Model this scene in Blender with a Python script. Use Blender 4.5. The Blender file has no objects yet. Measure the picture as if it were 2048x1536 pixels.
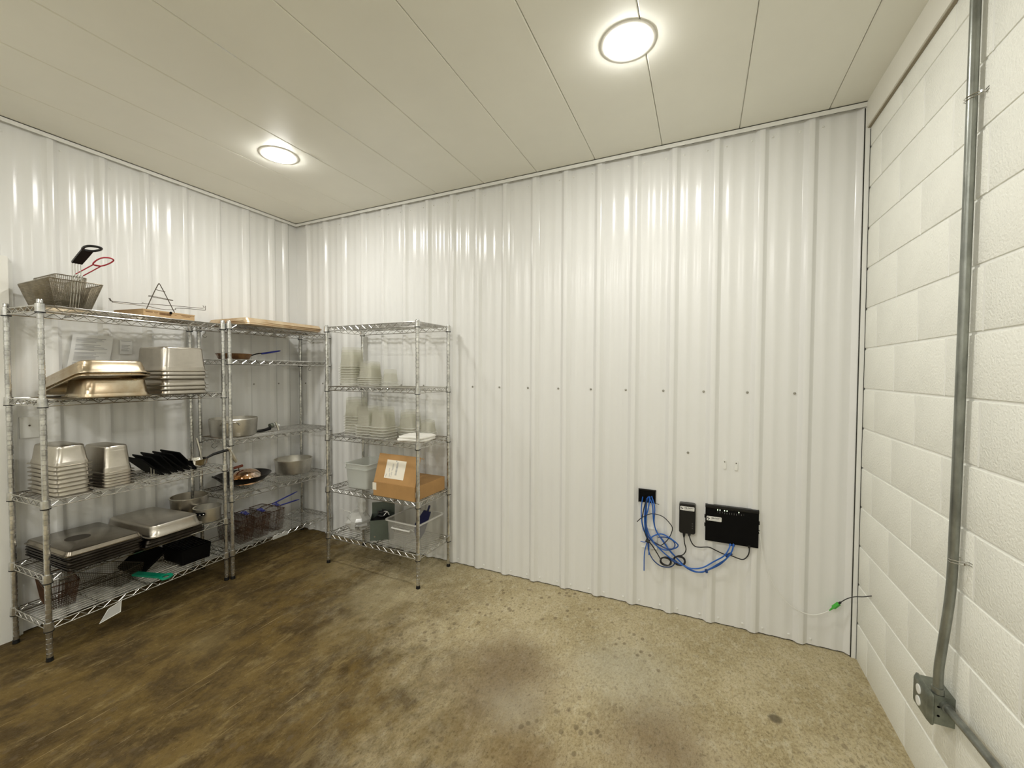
import bpy, math, random
from mathutils import Vector, Matrix
random.seed(7)
R = math.radians
C = bpy.context.scene.collection
W, H, BACK = 4.234, 2.86, -6.0          # room width, height, and the wall behind the camera

# ------------------------------------------------------------------ camera, world, exposure
cd = bpy.data.cameras.new('camera')
cd.sensor_fit = 'HORIZONTAL'; cd.sensor_width = 36.0; cd.lens = 822.28 / 2048 * 36.0
cd.clip_start = 0.02
cam = bpy.data.objects.new('camera', cd); C.objects.link(cam)
_p, _y, _r = 0.0282, -0.4326, -0.0038
_f = Vector((math.sin(_y) * math.cos(_p), math.cos(_y) * math.cos(_p), -math.sin(_p)))
_r0 = Vector((math.cos(_y), -math.sin(_y), 0)); _d = _f.cross(_r0)
_right = math.cos(_r) * _r0 + math.sin(_r) * _d
_down = -math.sin(_r) * _r0 + math.cos(_r) * _d
mw = Matrix(((_right.x, -_down.x, -_f.x, 3.4807), (_right.y, -_down.y, -_f.y, -2.6944),
             (_right.z, -_down.z, -_f.z, 1.4877), (0, 0, 0, 1)))
cam.matrix_world = mw
bpy.context.scene.camera = cam
world = bpy.data.worlds.new('world'); bpy.context.scene.world = world
world.use_nodes = True
world.node_tree.nodes['Background'].inputs[0].default_value = (0.02, 0.02, 0.02, 1)
vs = bpy.context.scene.view_settings
vs.view_transform = 'Standard'; vs.look = 'None'; vs.gamma = 1.0; vs.use_curve_mapping = False
vs.exposure = 0.0
bpy.context.scene.cycles.transparent_max_bounces = 64
LAMP_STRENGTH = 214.0                     # radiance of the downlight lenses
LAMPS = [(x, y) for y in (-0.91, -3.06, -5.21) for x in (1.02, 3.18)] + [(2.10, -3.06), (2.10, -5.21)]  # rows behind the camera unseen, there for even light; middle pair added
LAMP_COLOR = (1.0, 0.985, 0.95, 1)

# ------------------------------------------------------------------ materials
def nt(name):
    m = bpy.data.materials.new(name); m.use_nodes = True
    t = m.node_tree; b = t.nodes['Principled BSDF']
    return m, t, b
def N(t, kind, **kw):
    n = t.nodes.new(kind)
    for k, v in kw.items():
        if k in n.inputs: n.inputs[k].default_value = v
        else: setattr(n, k, v)
    return n
def mat(name, col, rough=0.5, metal=0.0, var=0.0, vscale=8.0, bump=0.0, bscale=60.0, spec=None, rvar=0.0, col2=None, stretch=None, coat=0.0):
    m, t, b = nt(name)
    b.inputs['Base Color'].default_value = (*col, 1); b.inputs['Roughness'].default_value = rough
    b.inputs['Metallic'].default_value = metal
    if spec is not None: b.inputs['Specular IOR Level'].default_value = spec
    if coat: b.inputs['Coat Weight'].default_value = coat
    tc = N(t, 'ShaderNodeTexCoord'); src = tc.outputs['Object']
    if stretch:
        mp = N(t, 'ShaderNodeMapping'); mp.inputs['Scale'].default_value = stretch
        t.links.new(src, mp.inputs[0]); src = mp.outputs[0]
    if var or col2:
        n = N(t, 'ShaderNodeTexNoise', Scale=vscale, Detail=6.0, Roughness=0.6); t.links.new(src, n.inputs['Vector'])
        r = N(t, 'ShaderNodeMapRange'); r.inputs['From Min'].default_value = 0.35; r.inputs['From Max'].default_value = 0.65
        t.links.new(n.outputs['Fac'], r.inputs['Value'])
        mx = N(t, 'ShaderNodeMix', data_type='RGBA')
        c2 = col2 if col2 else tuple(c * (1 - var) for c in col)
        mx.inputs[6].default_value = (*col, 1); mx.inputs[7].default_value = (*c2, 1)
        t.links.new(r.outputs[0], mx.inputs[0]); t.links.new(mx.outputs[2], b.inputs['Base Color'])
        if rvar:
            rr = N(t, 'ShaderNodeMapRange'); rr.inputs['To Min'].default_value = rough - rvar; rr.inputs['To Max'].default_value = rough + rvar
            t.links.new(n.outputs['Fac'], rr.inputs['Value']); t.links.new(rr.outputs[0], b.inputs['Roughness'])
    if bump:
        n2 = N(t, 'ShaderNodeTexNoise', Scale=bscale, Detail=5.0); t.links.new(src, n2.inputs['Vector'])
        bp = N(t, 'ShaderNodeBump'); bp.inputs['Strength'].default_value = 1.0; bp.inputs['Distance'].default_value = bump
        t.links.new(n2.outputs['Fac'], bp.inputs['Height']); t.links.new(bp.outputs[0], b.inputs['Normal'])
    return m

M = {}
M['panel'] = mat('white_panel_paint', (0.79, 0.79, 0.765), 0.22, 0.0, var=0.03, vscale=1.2, bump=0.0012, bscale=2.6, stretch=(2.4, 2.4, 0.10))
M['ceiling'] = mat('ceiling_paint', (0.88, 0.87, 0.78), 0.38, 0.0, var=0.05, vscale=1.5, bump=0.0008, bscale=3)
M['trim'] = mat('trim_paint', (0.80, 0.80, 0.76), 0.35)
M['board_shadow'] = mat('board_shadow_paint', (0.30, 0.26, 0.18), 0.8)
M['gap'] = mat('dark_gap', (0.03, 0.028, 0.02), 0.9)
M['block'] = mat('painted_block', (0.91, 0.91, 0.83), 0.40, 0.0, var=0.04, vscale=5, bump=0.0030, bscale=130)
M['mortar'] = mat('painted_mortar', (0.89, 0.89, 0.83), 0.42, 0.0, var=0.05, vscale=9, bump=0.0015, bscale=90)
M['wood_trim'] = mat('painted_board', (0.84, 0.82, 0.73), 0.45, var=0.05, vscale=3)
M['casing'] = mat('white_casing', (0.85, 0.84, 0.78), 0.35, var=0.06, vscale=3)
M['chrome'] = mat('zinc_wire', (0.64, 0.63, 0.59), 0.22, 0.95, var=0.35, vscale=30)
M['post'] = mat('zinc_post', (0.74, 0.74, 0.72), 0.26, 0.95, var=0.4, vscale=25)
M['black'] = mat('black_plastic', (0.006, 0.006, 0.006), 0.42, spec=0.35)
M['blackmatte'] = mat('black_matte', (0.003, 0.003, 0.003), 0.65, spec=0.1)
M['steel'] = mat('stainless_steel', (0.60, 0.56, 0.49), 0.30, 1.0, var=0.22, vscale=6, rvar=0.08)
M['brownsteel'] = mat('stained_steel', (0.66, 0.60, 0.47), 0.30, 1.0, vscale=9, col2=(0.50, 0.38, 0.24), rvar=0.1)
M['darksteel'] = mat('dark_sheet_steel', (0.055, 0.047, 0.038), 0.32, 1.0, var=0.5, vscale=7, rvar=0.1)
M['lidsteel'] = mat('dull_brown_steel', (0.36, 0.32, 0.26), 0.24, 1.0, var=0.35, vscale=5, rvar=0.08)
M['aluminum'] = mat('worn_aluminum', (0.70, 0.675, 0.61), 0.38, 1.0, var=0.25, vscale=10)
M['bakedpan'] = mat('baked_aluminum', (0.72, 0.60, 0.42), 0.42, 0.75, vscale=7, col2=(0.50, 0.34, 0.19))
M['basket'] = mat('basket_wire', (0.30, 0.265, 0.20), 0.35, 0.85, var=0.3, vscale=20)
M['rustbasket'] = mat('rusty_wire', (0.10, 0.045, 0.02), 0.55, 0.5, var=0.6, vscale=20)
M['darkwire'] = mat('dark_wire', (0.10, 0.085, 0.06), 0.4, 0.7)
M['red'] = mat('red_grip', (0.45, 0.01, 0.03), 0.35)
M['bluegrip'] = mat('blue_grip', (0.02, 0.03, 0.22), 0.4)
M['green'] = mat('green_grip', (0.0, 0.20, 0.11), 0.35)
M['wood'] = mat('reddish_wood', (0.25, 0.06, 0.03), 0.5, var=0.4, vscale=15)
M['kraft'] = mat('kraft_card', (0.56, 0.38, 0.20), 0.75, var=0.12, vscale=6)
M['carton'] = mat('brown_carton', (0.46, 0.26, 0.095), 0.7, var=0.15, vscale=7)
M['print'] = mat('brown_print', (0.16, 0.07, 0.02), 0.8)
M['greyprint'] = mat('grey_print', (0.30, 0.30, 0.32), 0.8)
M['ink'] = mat('black_ink', (0.02, 0.02, 0.03), 0.7)
M['label'] = mat('label_paper', (0.85, 0.80, 0.68), 0.6)
M['paper'] = mat('paper', (0.72, 0.73, 0.72), 0.45)
M['white'] = mat('white_plastic', (0.80, 0.80, 0.76), 0.35)
M['cloth'] = mat('white_cloth', (0.85, 0.83, 0.77), 0.9, var=0.06, vscale=12, bump=0.004, bscale=20)
M['greybox'] = mat('grey_green_metal', (0.12, 0.145, 0.12), 0.42, 0.35, var=0.2, vscale=7)
M['bluescoop'] = mat('blue_plastic', (0.004, 0.007, 0.05), 0.35)
M['bluecable'] = mat('blue_cable', (0.012, 0.11, 0.46), 0.38)
M['navycable'] = mat('dark_blue_cable', (0.01, 0.05, 0.20), 0.38)
M['blackcable'] = mat('black_cable', (0.01, 0.01, 0.011), 0.4)
M['whitecable'] = mat('white_cable', (0.80, 0.80, 0.76), 0.4)
M['connector'] = mat('green_connector', (0.06, 0.42, 0.04), 0.4)
M['conduit'] = mat('galvanized_conduit', (0.33, 0.345, 0.31), 0.34, 0.75, var=0.5, vscale=14, stretch=(1, 1, 0.4))
M['jbox'] = mat('galvanized_box', (0.25, 0.27, 0.225), 0.42, 0.6, var=0.45, vscale=18)
M['wokm'] = mat('seasoned_steel', (0.015, 0.013, 0.012), 0.35, 0.4)
M['dome'] = mat('painted_reflection_steel', (0.70, 0.66, 0.60), 0.10, 1.0, vscale=4.5, col2=(0.75, 0.30, 0.05))  # orange reflection put into the bowl's own colour as noise
M['pansteel'] = mat('burnt_pan', (0.10, 0.05, 0.025), 0.45, 0.5, vscale=14, col2=(0.32, 0.17, 0.07))
M['lampring'] = mat('lamp_ring', (0.80, 0.78, 0.70), 0.35)
M['bits'] = mat('bright_bits', (0.62, 0.62, 0.60), 0.25, 0.7, var=0.7, vscale=30)

def clear_mat(name, col, alpha, rough):
    m, t, b = nt(name)
    b.inputs['Base Color'].default_value = (*col, 1); b.inputs['Roughness'].default_value = rough
    tr = N(t, 'ShaderNodeBsdfTransparent'); tr.inputs[0].default_value = (0.97, 0.97, 0.955, 1)
    mx = N(t, 'ShaderNodeMixShader'); mx.inputs[0].default_value = alpha
    t.links.new(tr.outputs[0], mx.inputs[1]); t.links.new(b.outputs[0], mx.inputs[2])
    t.links.new(mx.outputs[0], t.nodes['Material Output'].inputs[0])
    return m
M['clear'] = clear_mat('clear_polycarbonate', (0.88, 0.86, 0.81), 0.075, 0.18)
M['clearrim'] = clear_mat('clear_rim', (0.88, 0.87, 0.83), 0.50, 0.15)
M['frosted'] = clear_mat('frosted_bin', (0.72, 0.74, 0.70), 0.55, 0.3)
M['cleartub'] = clear_mat('clear_tub', (0.60, 0.59, 0.56), 0.22, 0.15)
M['film'] = clear_mat('plastic_film', (0.80, 0.80, 0.77), 0.42, 0.12)

def emis(name, col, s):
    m, t, b = nt(name)
    b.inputs['Base Color'].default_value = (0.8, 0.8, 0.8, 1)
    b.inputs['Emission Color'].default_value = col; b.inputs['Emission Strength'].default_value = s
    return m
M['lens'] = emis('lamp_lens', LAMP_COLOR, LAMP_STRENGTH)
M['led'] = emis('green_led', (0.75, 1.0, 0.55, 1), 3.0)

def floor_mat():
    m, t, b = nt('stained_concrete')
    L = t.links.new
    tc = N(t, 'ShaderNodeTexCoord'); P = tc.outputs['Object']
    sep = N(t, 'ShaderNodeSeparateXYZ'); L(P, sep.inputs[0])
    def math_(op, a, b_=None, clamp=False):
        n = N(t, 'ShaderNodeMath', operation=op); n.use_clamp = clamp
        for i, v in enumerate((a, b_)):
            if v is None: continue
            if isinstance(v, (int, float)): n.inputs[i].default_value = v
            else: L(v, n.inputs[i])
        return n.outputs[0]
    def noise(scale, detail=6, rough=0.6, sc=None, dist=0.0):
        v = P
        if sc:
            mp = N(t, 'ShaderNodeMapping'); mp.inputs['Scale'].default_value = sc; mp.inputs['Rotation'].default_value = (0, 0, R(-12)); L(P, mp.inputs[0]); v = mp.outputs[0]
        n = N(t, 'ShaderNodeTexNoise', Scale=scale, Detail=float(detail), Roughness=rough, Distortion=dist); L(v, n.inputs['Vector'])
        return n.outputs['Fac']
    def ramp(v, lo, hi):
        n = N(t, 'ShaderNodeMapRange', interpolation_type='SMOOTHSTEP'); n.inputs['From Min'].default_value = lo; n.inputs['From Max'].default_value = hi
        L(v, n.inputs['Value']); return n.outputs[0]
    def mix(fac, a, b_):
        n = N(t, 'ShaderNodeMix', data_type='RGBA')
        for i, v in ((0, fac), (6, a), (7, b_)):
            if isinstance(v, tuple): n.inputs[i].default_value = (*v, 1)
            elif isinstance(v, (int, float)): n.inputs[i].default_value = v
            else: L(v, n.inputs[i])
        return n.outputs[2]
    def blob(x, y, r, soft):
        cx = math_('SUBTRACT', sep.outputs[0], x); cy = math_('SUBTRACT', sep.outputs[1], y)
        d = math_('SQRT', math_('ADD', math_('MULTIPLY', cx, cx), math_('MULTIPLY', cy, cy)))
        d = math_('ADD', d, math_('MULTIPLY', math_('SUBTRACT', noise(4.0, 6, 0.65), 0.5), r * 1.6))
        n = N(t, 'ShaderNodeMapRange', interpolation_type='SMOOTHSTEP'); n.inputs['From Min'].default_value = r + soft; n.inputs['From Max'].default_value = r - soft
        L(d, n.inputs['Value']); return n.outputs[0]
    # light, slightly mottled concrete
    c = mix(ramp(noise(3.0, 8, 0.65), 0.35, 0.65), (0.50, 0.43, 0.27), (0.38, 0.315, 0.175))
    c = mix(math_('MULTIPLY', ramp(noise(26, 8, 0.75, sc=(1.0, 0.55, 1)), 0.48, 0.66), 0.55), c, (0.60, 0.55, 0.40))
    gr = noise(75, 5, 0.8, sc=(1.3, 0.8, 1))
    c = mix(math_('MULTIPLY', ramp(gr, 0.50, 0.62), 0.40), c, (0.60, 0.50, 0.32))
    c = mix(math_('MULTIPLY', ramp(gr, 0.50, 0.38), 0.45), c, (0.12, 0.085, 0.035))
    # brown soaked area, everywhere left of a ragged diagonal
    s = math_('ADD', sep.outputs[0], math_('MULTIPLY', sep.outputs[1], 1.15))
    s = math_('ADD', s, math_('MULTIPLY', math_('SUBTRACT', noise(1.6, 7, 0.62, sc=(1.1, 0.8, 1), dist=0.4), 0.5), 2.6))
    s = math_('ADD', s, math_('MULTIPLY', math_('SUBTRACT', noise(14, 6, 0.7, sc=(1.1, 0.75, 1)), 0.5), 1.1))
    s = math_('ADD', s, math_('MULTIPLY', math_('SUBTRACT', noise(4.5, 6, 0.7, sc=(1.2, 0.7, 1), dist=0.5), 0.5), 1.8))
    brown = math_('MULTIPLY', ramp(s, 1.95, 0.05), ramp(sep.outputs[1], -3.3, -2.7))  # stain stops behind the camera so the unseen paler floor bounces more light
    c = mix(math_('MULTIPLY', brown, 0.93), c, mix(ramp(noise(5.5, 8, 0.72, sc=(1.1, 0.75, 1), dist=0.3), 0.38, 0.62), (0.040, 0.021, 0.002), (0.120, 0.076, 0.017)))
    # single darker and paler patches
    for (x, y, r, so, k, col) in ((2.62, -0.88, 0.25, 0.22, 0.62, (0.13, 0.085, 0.05)), (3.36, -0.98, 0.20, 0.2, 0.62, (0.14, 0.09, 0.05)),
                                  (2.9, -1.3, 0.18, 0.2, 0.5, (0.16, 0.10, 0.045)), (3.16, -0.62, 0.20, 0.2, 0.5, (0.44, 0.42, 0.33)),
                                  (2.75, -1.06, 0.10, 0.1, 0.45, (0.42, 0.38, 0.28)), (1.55, -0.62, 0.22, 0.15, 0.4, (0.34, 0.29, 0.17)),
                                  (1.02, -1.38, 0.10, 0.10, 0.40, (0.28, 0.21, 0.09)), (0.98, -0.42, 0.20, 0.16, 0.45, (0.26, 0.20, 0.09)), (1.65, -1.02, 0.14, 0.12, 0.3, (0.26, 0.20, 0.09)),
                                  (3.789, -0.644, 0.022, 0.01, 0.85, (0.11, 0.09, 0.055))):
        c = mix(math_('MULTIPLY', blob(x, y, r, so), k), c, col)
    # scuffs, pale chips and dark drips
    chips = ramp(noise(38, 5, 0.7, sc=(1.5, 0.6, 1)), 0.62, 0.70)
    c = mix(math_('MULTIPLY', chips, 0.35), c, (0.40, 0.31, 0.17))
    vor = N(t, 'ShaderNodeTexVoronoi', Scale=20.0); mp = N(t, 'ShaderNodeMapping'); mp.inputs['Scale'].default_value = (1.0, 0.75, 1); L(P, mp.inputs[0]); L(mp.outputs[0], vor.inputs['Vector'])
    dots = math_('MULTIPLY', ramp(vor.outputs['Distance'], 0.26, 0.17), ramp(noise(1.3, 3, 0.5), 0.47, 0.58))
    c = mix(math_('MULTIPLY', dots, 0.55), c, (0.12, 0.09, 0.05))
    tan_ = math_('MULTIPLY', ramp(noise(7, 8, 0.75, sc=(1.3, 0.6, 1), dist=0.3), 0.54, 0.66), brown)
    c = mix(math_('MULTIPLY', tan_, 0.55), c, (0.25, 0.19, 0.085))
    gr2 = noise(40, 7, 0.8, sc=(1.2, 0.75, 1))
    c = mix(math_('MULTIPLY', ramp(gr2, 0.56, 0.66), 0.40), c, (0.27, 0.19, 0.075))
    c = mix(math_('MULTIPLY', ramp(gr2, 0.46, 0.38), 0.35), c, (0.03, 0.018, 0.004))
    scr_ = noise(9, 3, 0.5, sc=(9.0, 0.25, 1))
    c = mix(math_('MULTIPLY', ramp(scr_, 0.66, 0.70), 0.40), c, (0.42, 0.33, 0.18))
    fine = noise(170, 4, 0.8)
    c = mix(math_('MULTIPLY', ramp(fine, 0.5, 0.75), 0.35), c, (0.09, 0.065, 0.035))
    L(c, b.inputs['Base Color'])
    rr = N(t, 'ShaderNodeMapRange'); rr.inputs['To Min'].default_value = 0.55; rr.inputs['To Max'].default_value = 0.85
    L(noise(6, 6, 0.6), rr.inputs['Value']); L(rr.outputs[0], b.inputs['Roughness'])
    b.inputs['Specular IOR Level'].default_value = 0.14
    bp = N(t, 'ShaderNodeBump'); bp.inputs['Distance'].default_value = 0.003; bp.inputs['Strength'].default_value = 0.8
    L(math_('ADD', noise(60, 6, 0.7), math_('MULTIPLY', noise(9, 5, 0.6), 1.2)), bp.inputs['Height']); L(bp.outputs[0], b.inputs['Normal'])
    return m
M['floor'] = floor_mat()

# ------------------------------------------------------------------ mesh helpers
class MB:
    def __init__(s): s.v = []; s.f = []
    def add(s, vs, fs):
        n = len(s.v); s.v += [tuple(v) for v in vs]; s.f += [tuple(i + n for i in f) for f in fs]; return s
    def box(s, x0, x1, y0, y1, z0, z1):
        return s.add([(x0, y0, z0), (x1, y0, z0), (x1, y1, z0), (x0, y1, z0), (x0, y0, z1), (x1, y0, z1), (x1, y1, z1), (x0, y1, z1)],
                     [(0, 3, 2, 1), (4, 5, 6, 7), (0, 1, 5, 4), (1, 2, 6, 5), (2, 3, 7, 6), (3, 0, 4, 7)])
    def rings(s, rings, cap0=True, cap1=True, closed=False):
        n = len(rings[0]); vs = [p for r in rings for p in r]; fs = []
        for i in range(len(rings) - (0 if closed else 1)):
            a = i * n; b = ((i + 1) % len(rings)) * n
            for k in range(n):
                fs.append((a + k, a + (k + 1) % n, b + (k + 1) % n, b + k))
        if not closed:
            if cap0: fs.append(tuple(reversed(range(n))))
            if cap1: fs.append(tuple(range((len(rings) - 1) * n, len(rings) * n)))
        return s.add(vs, fs)
    def tube(s, pts, r, n=6, closed=False, caps=True, flat=1.0):
        pts = [Vector(p) for p in pts]; k = len(pts); rs = []
        up = None
        for i, p in enumerate(pts):
            if closed: t = pts[(i + 1) % k] - pts[i - 1]
            else: t = pts[min(i + 1, k - 1)] - pts[max(i - 1, 0)]
            if t.length < 1e-9: t = Vector((0, 0, 1))
            t.normalize()
            if up is None:
                a = Vector((0, 0, 1)) if abs(t.z) < 0.9 else Vector((1, 0, 0))
                up = t.cross(a).normalized()
            up = (up - t * up.dot(t))
            if up.length < 1e-6: up = t.orthogonal()
            up.normalize(); w = t.cross(up)
            rad = r[i] if isinstance(r, (list, tuple)) else r
            rs.append([tuple(p + up * (rad * math.cos(2 * math.pi * j / n)) + w * (rad * flat * math.sin(2 * math.pi * j / n))) for j in range(n)])
        return s.rings(rs, caps, caps, closed)
    def lathe(s, prof, n=24, c=(0, 0, 0), cap0=True, cap1=True):
        rs = [[(c[0] + r * math.cos(2 * math.pi * j / n), c[1] + r * math.sin(2 * math.pi * j / n), c[2] + z) for j in range(n)] for r, z in prof]
        return s.rings(rs, cap0, cap1)
    def rrect(s, rows, cap0=True, cap1=True, seg=4):
        # rows: (half-length x, half-width y, corner radius, z)
        rs = []
        for a, b, r, z in rows:
            ring = []
            for cx, cy, st in ((a - r, b - r, 0), (-a + r, b - r, 90), (-a + r, -b + r, 180), (a - r, -b + r, 270)):
                for k in range(seg + 1):
                    t = R(st + 90 * k / seg); ring.append((cx + r * math.cos(t), cy + r * math.sin(t), z))
            rs.append(ring)
        return s.rings(rs, cap0, cap1)

def mesh(name, mb, m, sharp=35):
    me = bpy.data.meshes.new(name); me.from_pydata(mb.v, [], mb.f); me.materials.append(m)
    me.shade_smooth(); me.set_sharp_from_angle(angle=R(sharp)); me.validate()
    return me
def O(name, mb, m, parent=None, loc=None, rot=None, label=None, cat=None, group=None, kind=None, sharp=35):
    me = mb if isinstance(mb, bpy.types.Mesh) else mesh(name, mb, m, sharp)
    o = bpy.data.objects.new(name, me); C.objects.link(o)
    if parent: o.parent = parent
    if loc is not None: o.location = loc
    if rot is not None: o.rotation_euler = rot
    tag(o, label, cat, group, kind); return o
def tag(o, label=None, cat=None, group=None, kind=None):
    if label: o['label'] = label
    if cat: o['category'] = cat
    if group: o['group'] = group
    if kind: o['kind'] = kind
    return o
def E(name, loc, label=None, cat=None, group=None, rot=(0, 0, 0), kind=None):
    o = bpy.data.objects.new(name, None); C.objects.link(o); o.location = loc; o.rotation_euler = rot
    o.empty_display_size = 0.05
    return tag(o, label, cat, group, kind)
def smooth_path(p, sub=5, closed=False):
    p = [Vector(q) for q in p]; n = len(p); out = []
    for i in range(n if closed else n - 1):
        g = lambda k: p[k % n] if closed else p[max(0, min(n - 1, k))]
        a, b, c, d = g(i - 1), g(i), g(i + 1), g(i + 2)
        for k in range(sub):
            t = k / sub
            out.append(0.5 * ((2 * b) + (-a + c) * t + (2 * a - 5 * b + 4 * c - d) * t * t + (-a + 3 * b - 3 * c + d) * t ** 3))
    if not closed: out.append(p[-1])
    return out

# ------------------------------------------------------------------ the room
floor = O('floor', MB().box(-0.1, W + 0.2, BACK - 0.1, 0.1, -0.1, 0.0), M['floor'], kind='structure')

# ceiling: long planks with recessed joints
ceil = O('ceiling', MB().box(-0.1, W + 0.2, BACK - 0.1, 0.1, H + 0.012, H + 0.12), M['ceiling'], kind='structure')
edges = [-0.02, 0.39, 0.797, 1.203, 1.61, 2.02, 2.432, 2.834, 3.241, 3.651, 4.061, W + 0.01]
for i in range(len(edges) - 1):
    a, b = edges[i] + 0.0012, edges[i + 1] - 0.0012
    mb = MB(); ys = (BACK, 0.0)
    prof = [(a, H + 0.012), (a, H + 0.003), (a + 0.0035, H), (b - 0.0035, H), (b, H + 0.003), (b, H + 0.012)]
    mb.rings([[(x, y, z) for x, z in prof] for y in ys])
    O('ceiling_plank', mb, M['ceiling'], ceil)
# small metal splice clips glinting in two of the joints
for x, y in ((1.61, -0.98), (1.61, -1.62), (1.203, -0.86)):
    O('joint_clip', MB().box(x - 0.002, x + 0.002, y, y + 0.09, H - 0.0015, H + 0.004), M['trim'], ceil)

def rib_profile(centers, lo, hi, minor=True):
    """panel surface: list of (u, protrusion) from lo to hi"""
    pts = [(lo, 0.0)]
    cs = sorted(centers)
    allc = []
    for i, c in enumerate(cs):
        allc.append((c, 'M'))
        if minor and i + 1 < len(cs) and cs[i + 1] - c > 0.2:
            g = (cs[i + 1] - c) / 3
            allc += [(c + g, 'm'), (c + 2 * g, 'm')]
    for c, k in sorted(allc):
        if k == 'M': seq = [(-0.034, 0), (-0.030, 0.002), (-0.0135, 0.0185), (-0.009, 0.020), (0.009, 0.020), (0.0135, 0.0185), (0.030, 0.002), (0.034, 0)]
        else: seq = [(-0.019, 0), (-0.012, 0.0028), (0.012, 0.0028), (0.019, 0)]
        for du, p in seq:
            u = c + du
            if lo < u < hi: pts.append((u, p))
    pts.append((hi, 0.0))
    return pts
def metal_panel(prof, z0, z1, to3d, parent):
    mb = MB(); zs = (z0, z1); vs = []
    for z in zs: vs += [to3d(u, p, z) for u, p in prof]
    n = len(prof); fs = [(i, i + 1, n + i + 1, n + i) for i in range(n - 1)]
    # back skin gives thickness at the lap
    for z in zs: vs += [to3d(u, -0.004, z) for u, p in (prof[0], prof[-1])]
    fs += [(n * 2, 0, n, 2 * n + 2), (n - 1, 2 * n + 1, 2 * n + 3, 2 * n - 1)]
    mb.add(vs, fs); return O('wall_panel', mb, M['panel'], parent, sharp=25)

back = O('wall_back', MB().box(-0.1, W + 0.1, 0.004, 0.1, 0, H), M['gap'], kind='structure')
bribs = [0.148 + 0.2261 * k for k in range(19) if 0.148 + 0.2261 * k < 4.15]
step = 4
b0 = -0.0
cuts = [0.0] + [bribs[i] + 0.036 for i in range(0, len(bribs), 4)] + [W]
for i in range(len(cuts) - 1):
    lo, hi = cuts[i], cuts[i + 1]
    prof = rib_profile(bribs + [bribs[-1] + 0.2261], lo, hi)
    if hi - lo > 0.02: metal_panel(prof, 0.006, H - 0.012, lambda u, p, z: (u, -p, z), back)
left = O('wall_left', MB().box(-0.1, -0.004, BACK, 0.1, 0, H), M['gap'], kind='structure')
lribs = [-0.118, -0.248] + [-0.475 - 0.2287 * k for k in range(24)]
lcuts = [0.0, -0.155] + [lribs[i] - 0.036 for i in range(4, len(lribs), 4)] + [BACK]
for i in range(len(lcuts) - 1):
    hi, lo = lcuts[i], lcuts[i + 1]
    prof = rib_profile(lribs, lo, hi)
    if hi - lo > 0.02: metal_panel(prof, 0.006, H - 0.012, lambda u, p, z: (p, u, z), left)
# screws in rows
scr = MB(); scr.lathe([(0.0075, 0), (0.0075, 0.0015), (0.0045, 0.002), (0.0042, 0.006), (0.002, 0.0065)], 8)
scrm = mesh('screw', scr, M['trim'])
scrm2 = mesh('screw_dark', scr, mat('screw_zinc', (0.35, 0.34, 0.30), 0.4, 0.8))
for b in bribs:
    for z, dx in ((1.379, -0.048), (0.035, -0.05), (0.035, 0.05), (2.79, -0.05), (2.79, 0.05)):
        if b + dx < W - 0.03: O('screw', scrm2 if z == 1.379 else scrm, None, back, (b + dx, 0.0, z), (R(90), 0, 0))
O('screw', scrm2, None, back, (3.411, 0, 1.007), (R(90), 0, 0))
for y in lribs[1:9]:
    for z in (1.379, 2.79): O('screw', scrm2 if z < 2 else scrm, None, left, (0, y + 0.048, z), (0, R(90), 0))

# J-channel under the ceiling and at the block wall
tb = MB().box(0.0, W, -0.034, -0.031, H - 0.026, H); tb.box(0, W, -0.034, 0.0, H - 0.004, H)
O('trim_1', tb, M['trim'], kind='structure')
tb = MB().box(0.031, 0.034, BACK, -0.0, H - 0.026, H); tb.box(0, 0.034, BACK, 0, H - 0.004, H)
O('trim_2', tb, M['trim'], kind='structure')
tb = MB().box(4.2135, 4.2318, -0.028, -0.004, 0.0, H - 0.03)
O('trim_3', tb, M['trim'], kind='structure')
O('trim_4', MB().box(4.2095, 4.2135, -0.024, -0.001, 0.0, H - 0.03).box(4.2318, 4.2345, -0.030, -0.001, 0.0, 2.72), M['gap'], kind='structure')
# board along the top of the block wall
O('trim_5', MB().box(4.216, W, BACK, -0.0, 2.73, H), M['wood_trim'], kind='structure')
O('painted_shadow_strip', MB().box(4.223, W, BACK, -0.0, 2.7265, 2.73), M['board_shadow'], kind='structure')  # brown strip painting the shadow line under the board

# right wall: concrete block laid in running bond
right = O('wall_right', MB().box(W + 0.012, W + 0.15, BACK, 0.1, 0, H), M['mortar'], kind='structure')
mj = MB()
ch = 0.2032
random.seed(3)
cache = {}
def block_mesh(length):
    key = round(length, 3)
    if key not in cache:
        hl, hh = length / 2, (ch - 0.0095) / 2; b = 0.0035
        rs = []
        for x, ins in ((0.02, 0), (0.0, 0.0), (-0.0022, b)):
            pass
        ring = lambda x, i: [(x, -hl + i, -hh + i), (x, hl - i, -hh + i), (x, hl - i, hh - i), (x, -hl + i, hh - i)]
        mb = MB(); mb.rings([ring(0.02, 0), ring(0.003, 0), ring(0.0008, 0.0012), ring(0.0, b)])
        cache[key] = mesh('concrete_block', mb, M['block'], 40)
    return cache[key]
for k in range(14):
    z0 = 0.2032 * k - 0.0125; zc = z0 + ch / 2
    off = -0.175 if k % 2 == 0 else -0.385
    ys = [0.0, off]; y = off
    while y > -3.4: y -= 0.4115; ys.append(y)
    for i in range(len(ys) - 1):
        ln = abs(ys[i + 1] - ys[i]) - 0.0095
        if ln < 0.05: continue
        o = O('concrete_block', block_mesh(ln), None, right, (W + random.uniform(-0.0004, 0.0004), (ys[i] + ys[i + 1]) / 2, zc))
    # shallow head joints, flush-struck
    for yy in ys[1:]:
        mj.box(W + 0.0012, W + 0.02, yy - 0.0055, yy + 0.0055, z0 + 0.004, z0 + ch - 0.005)
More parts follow.
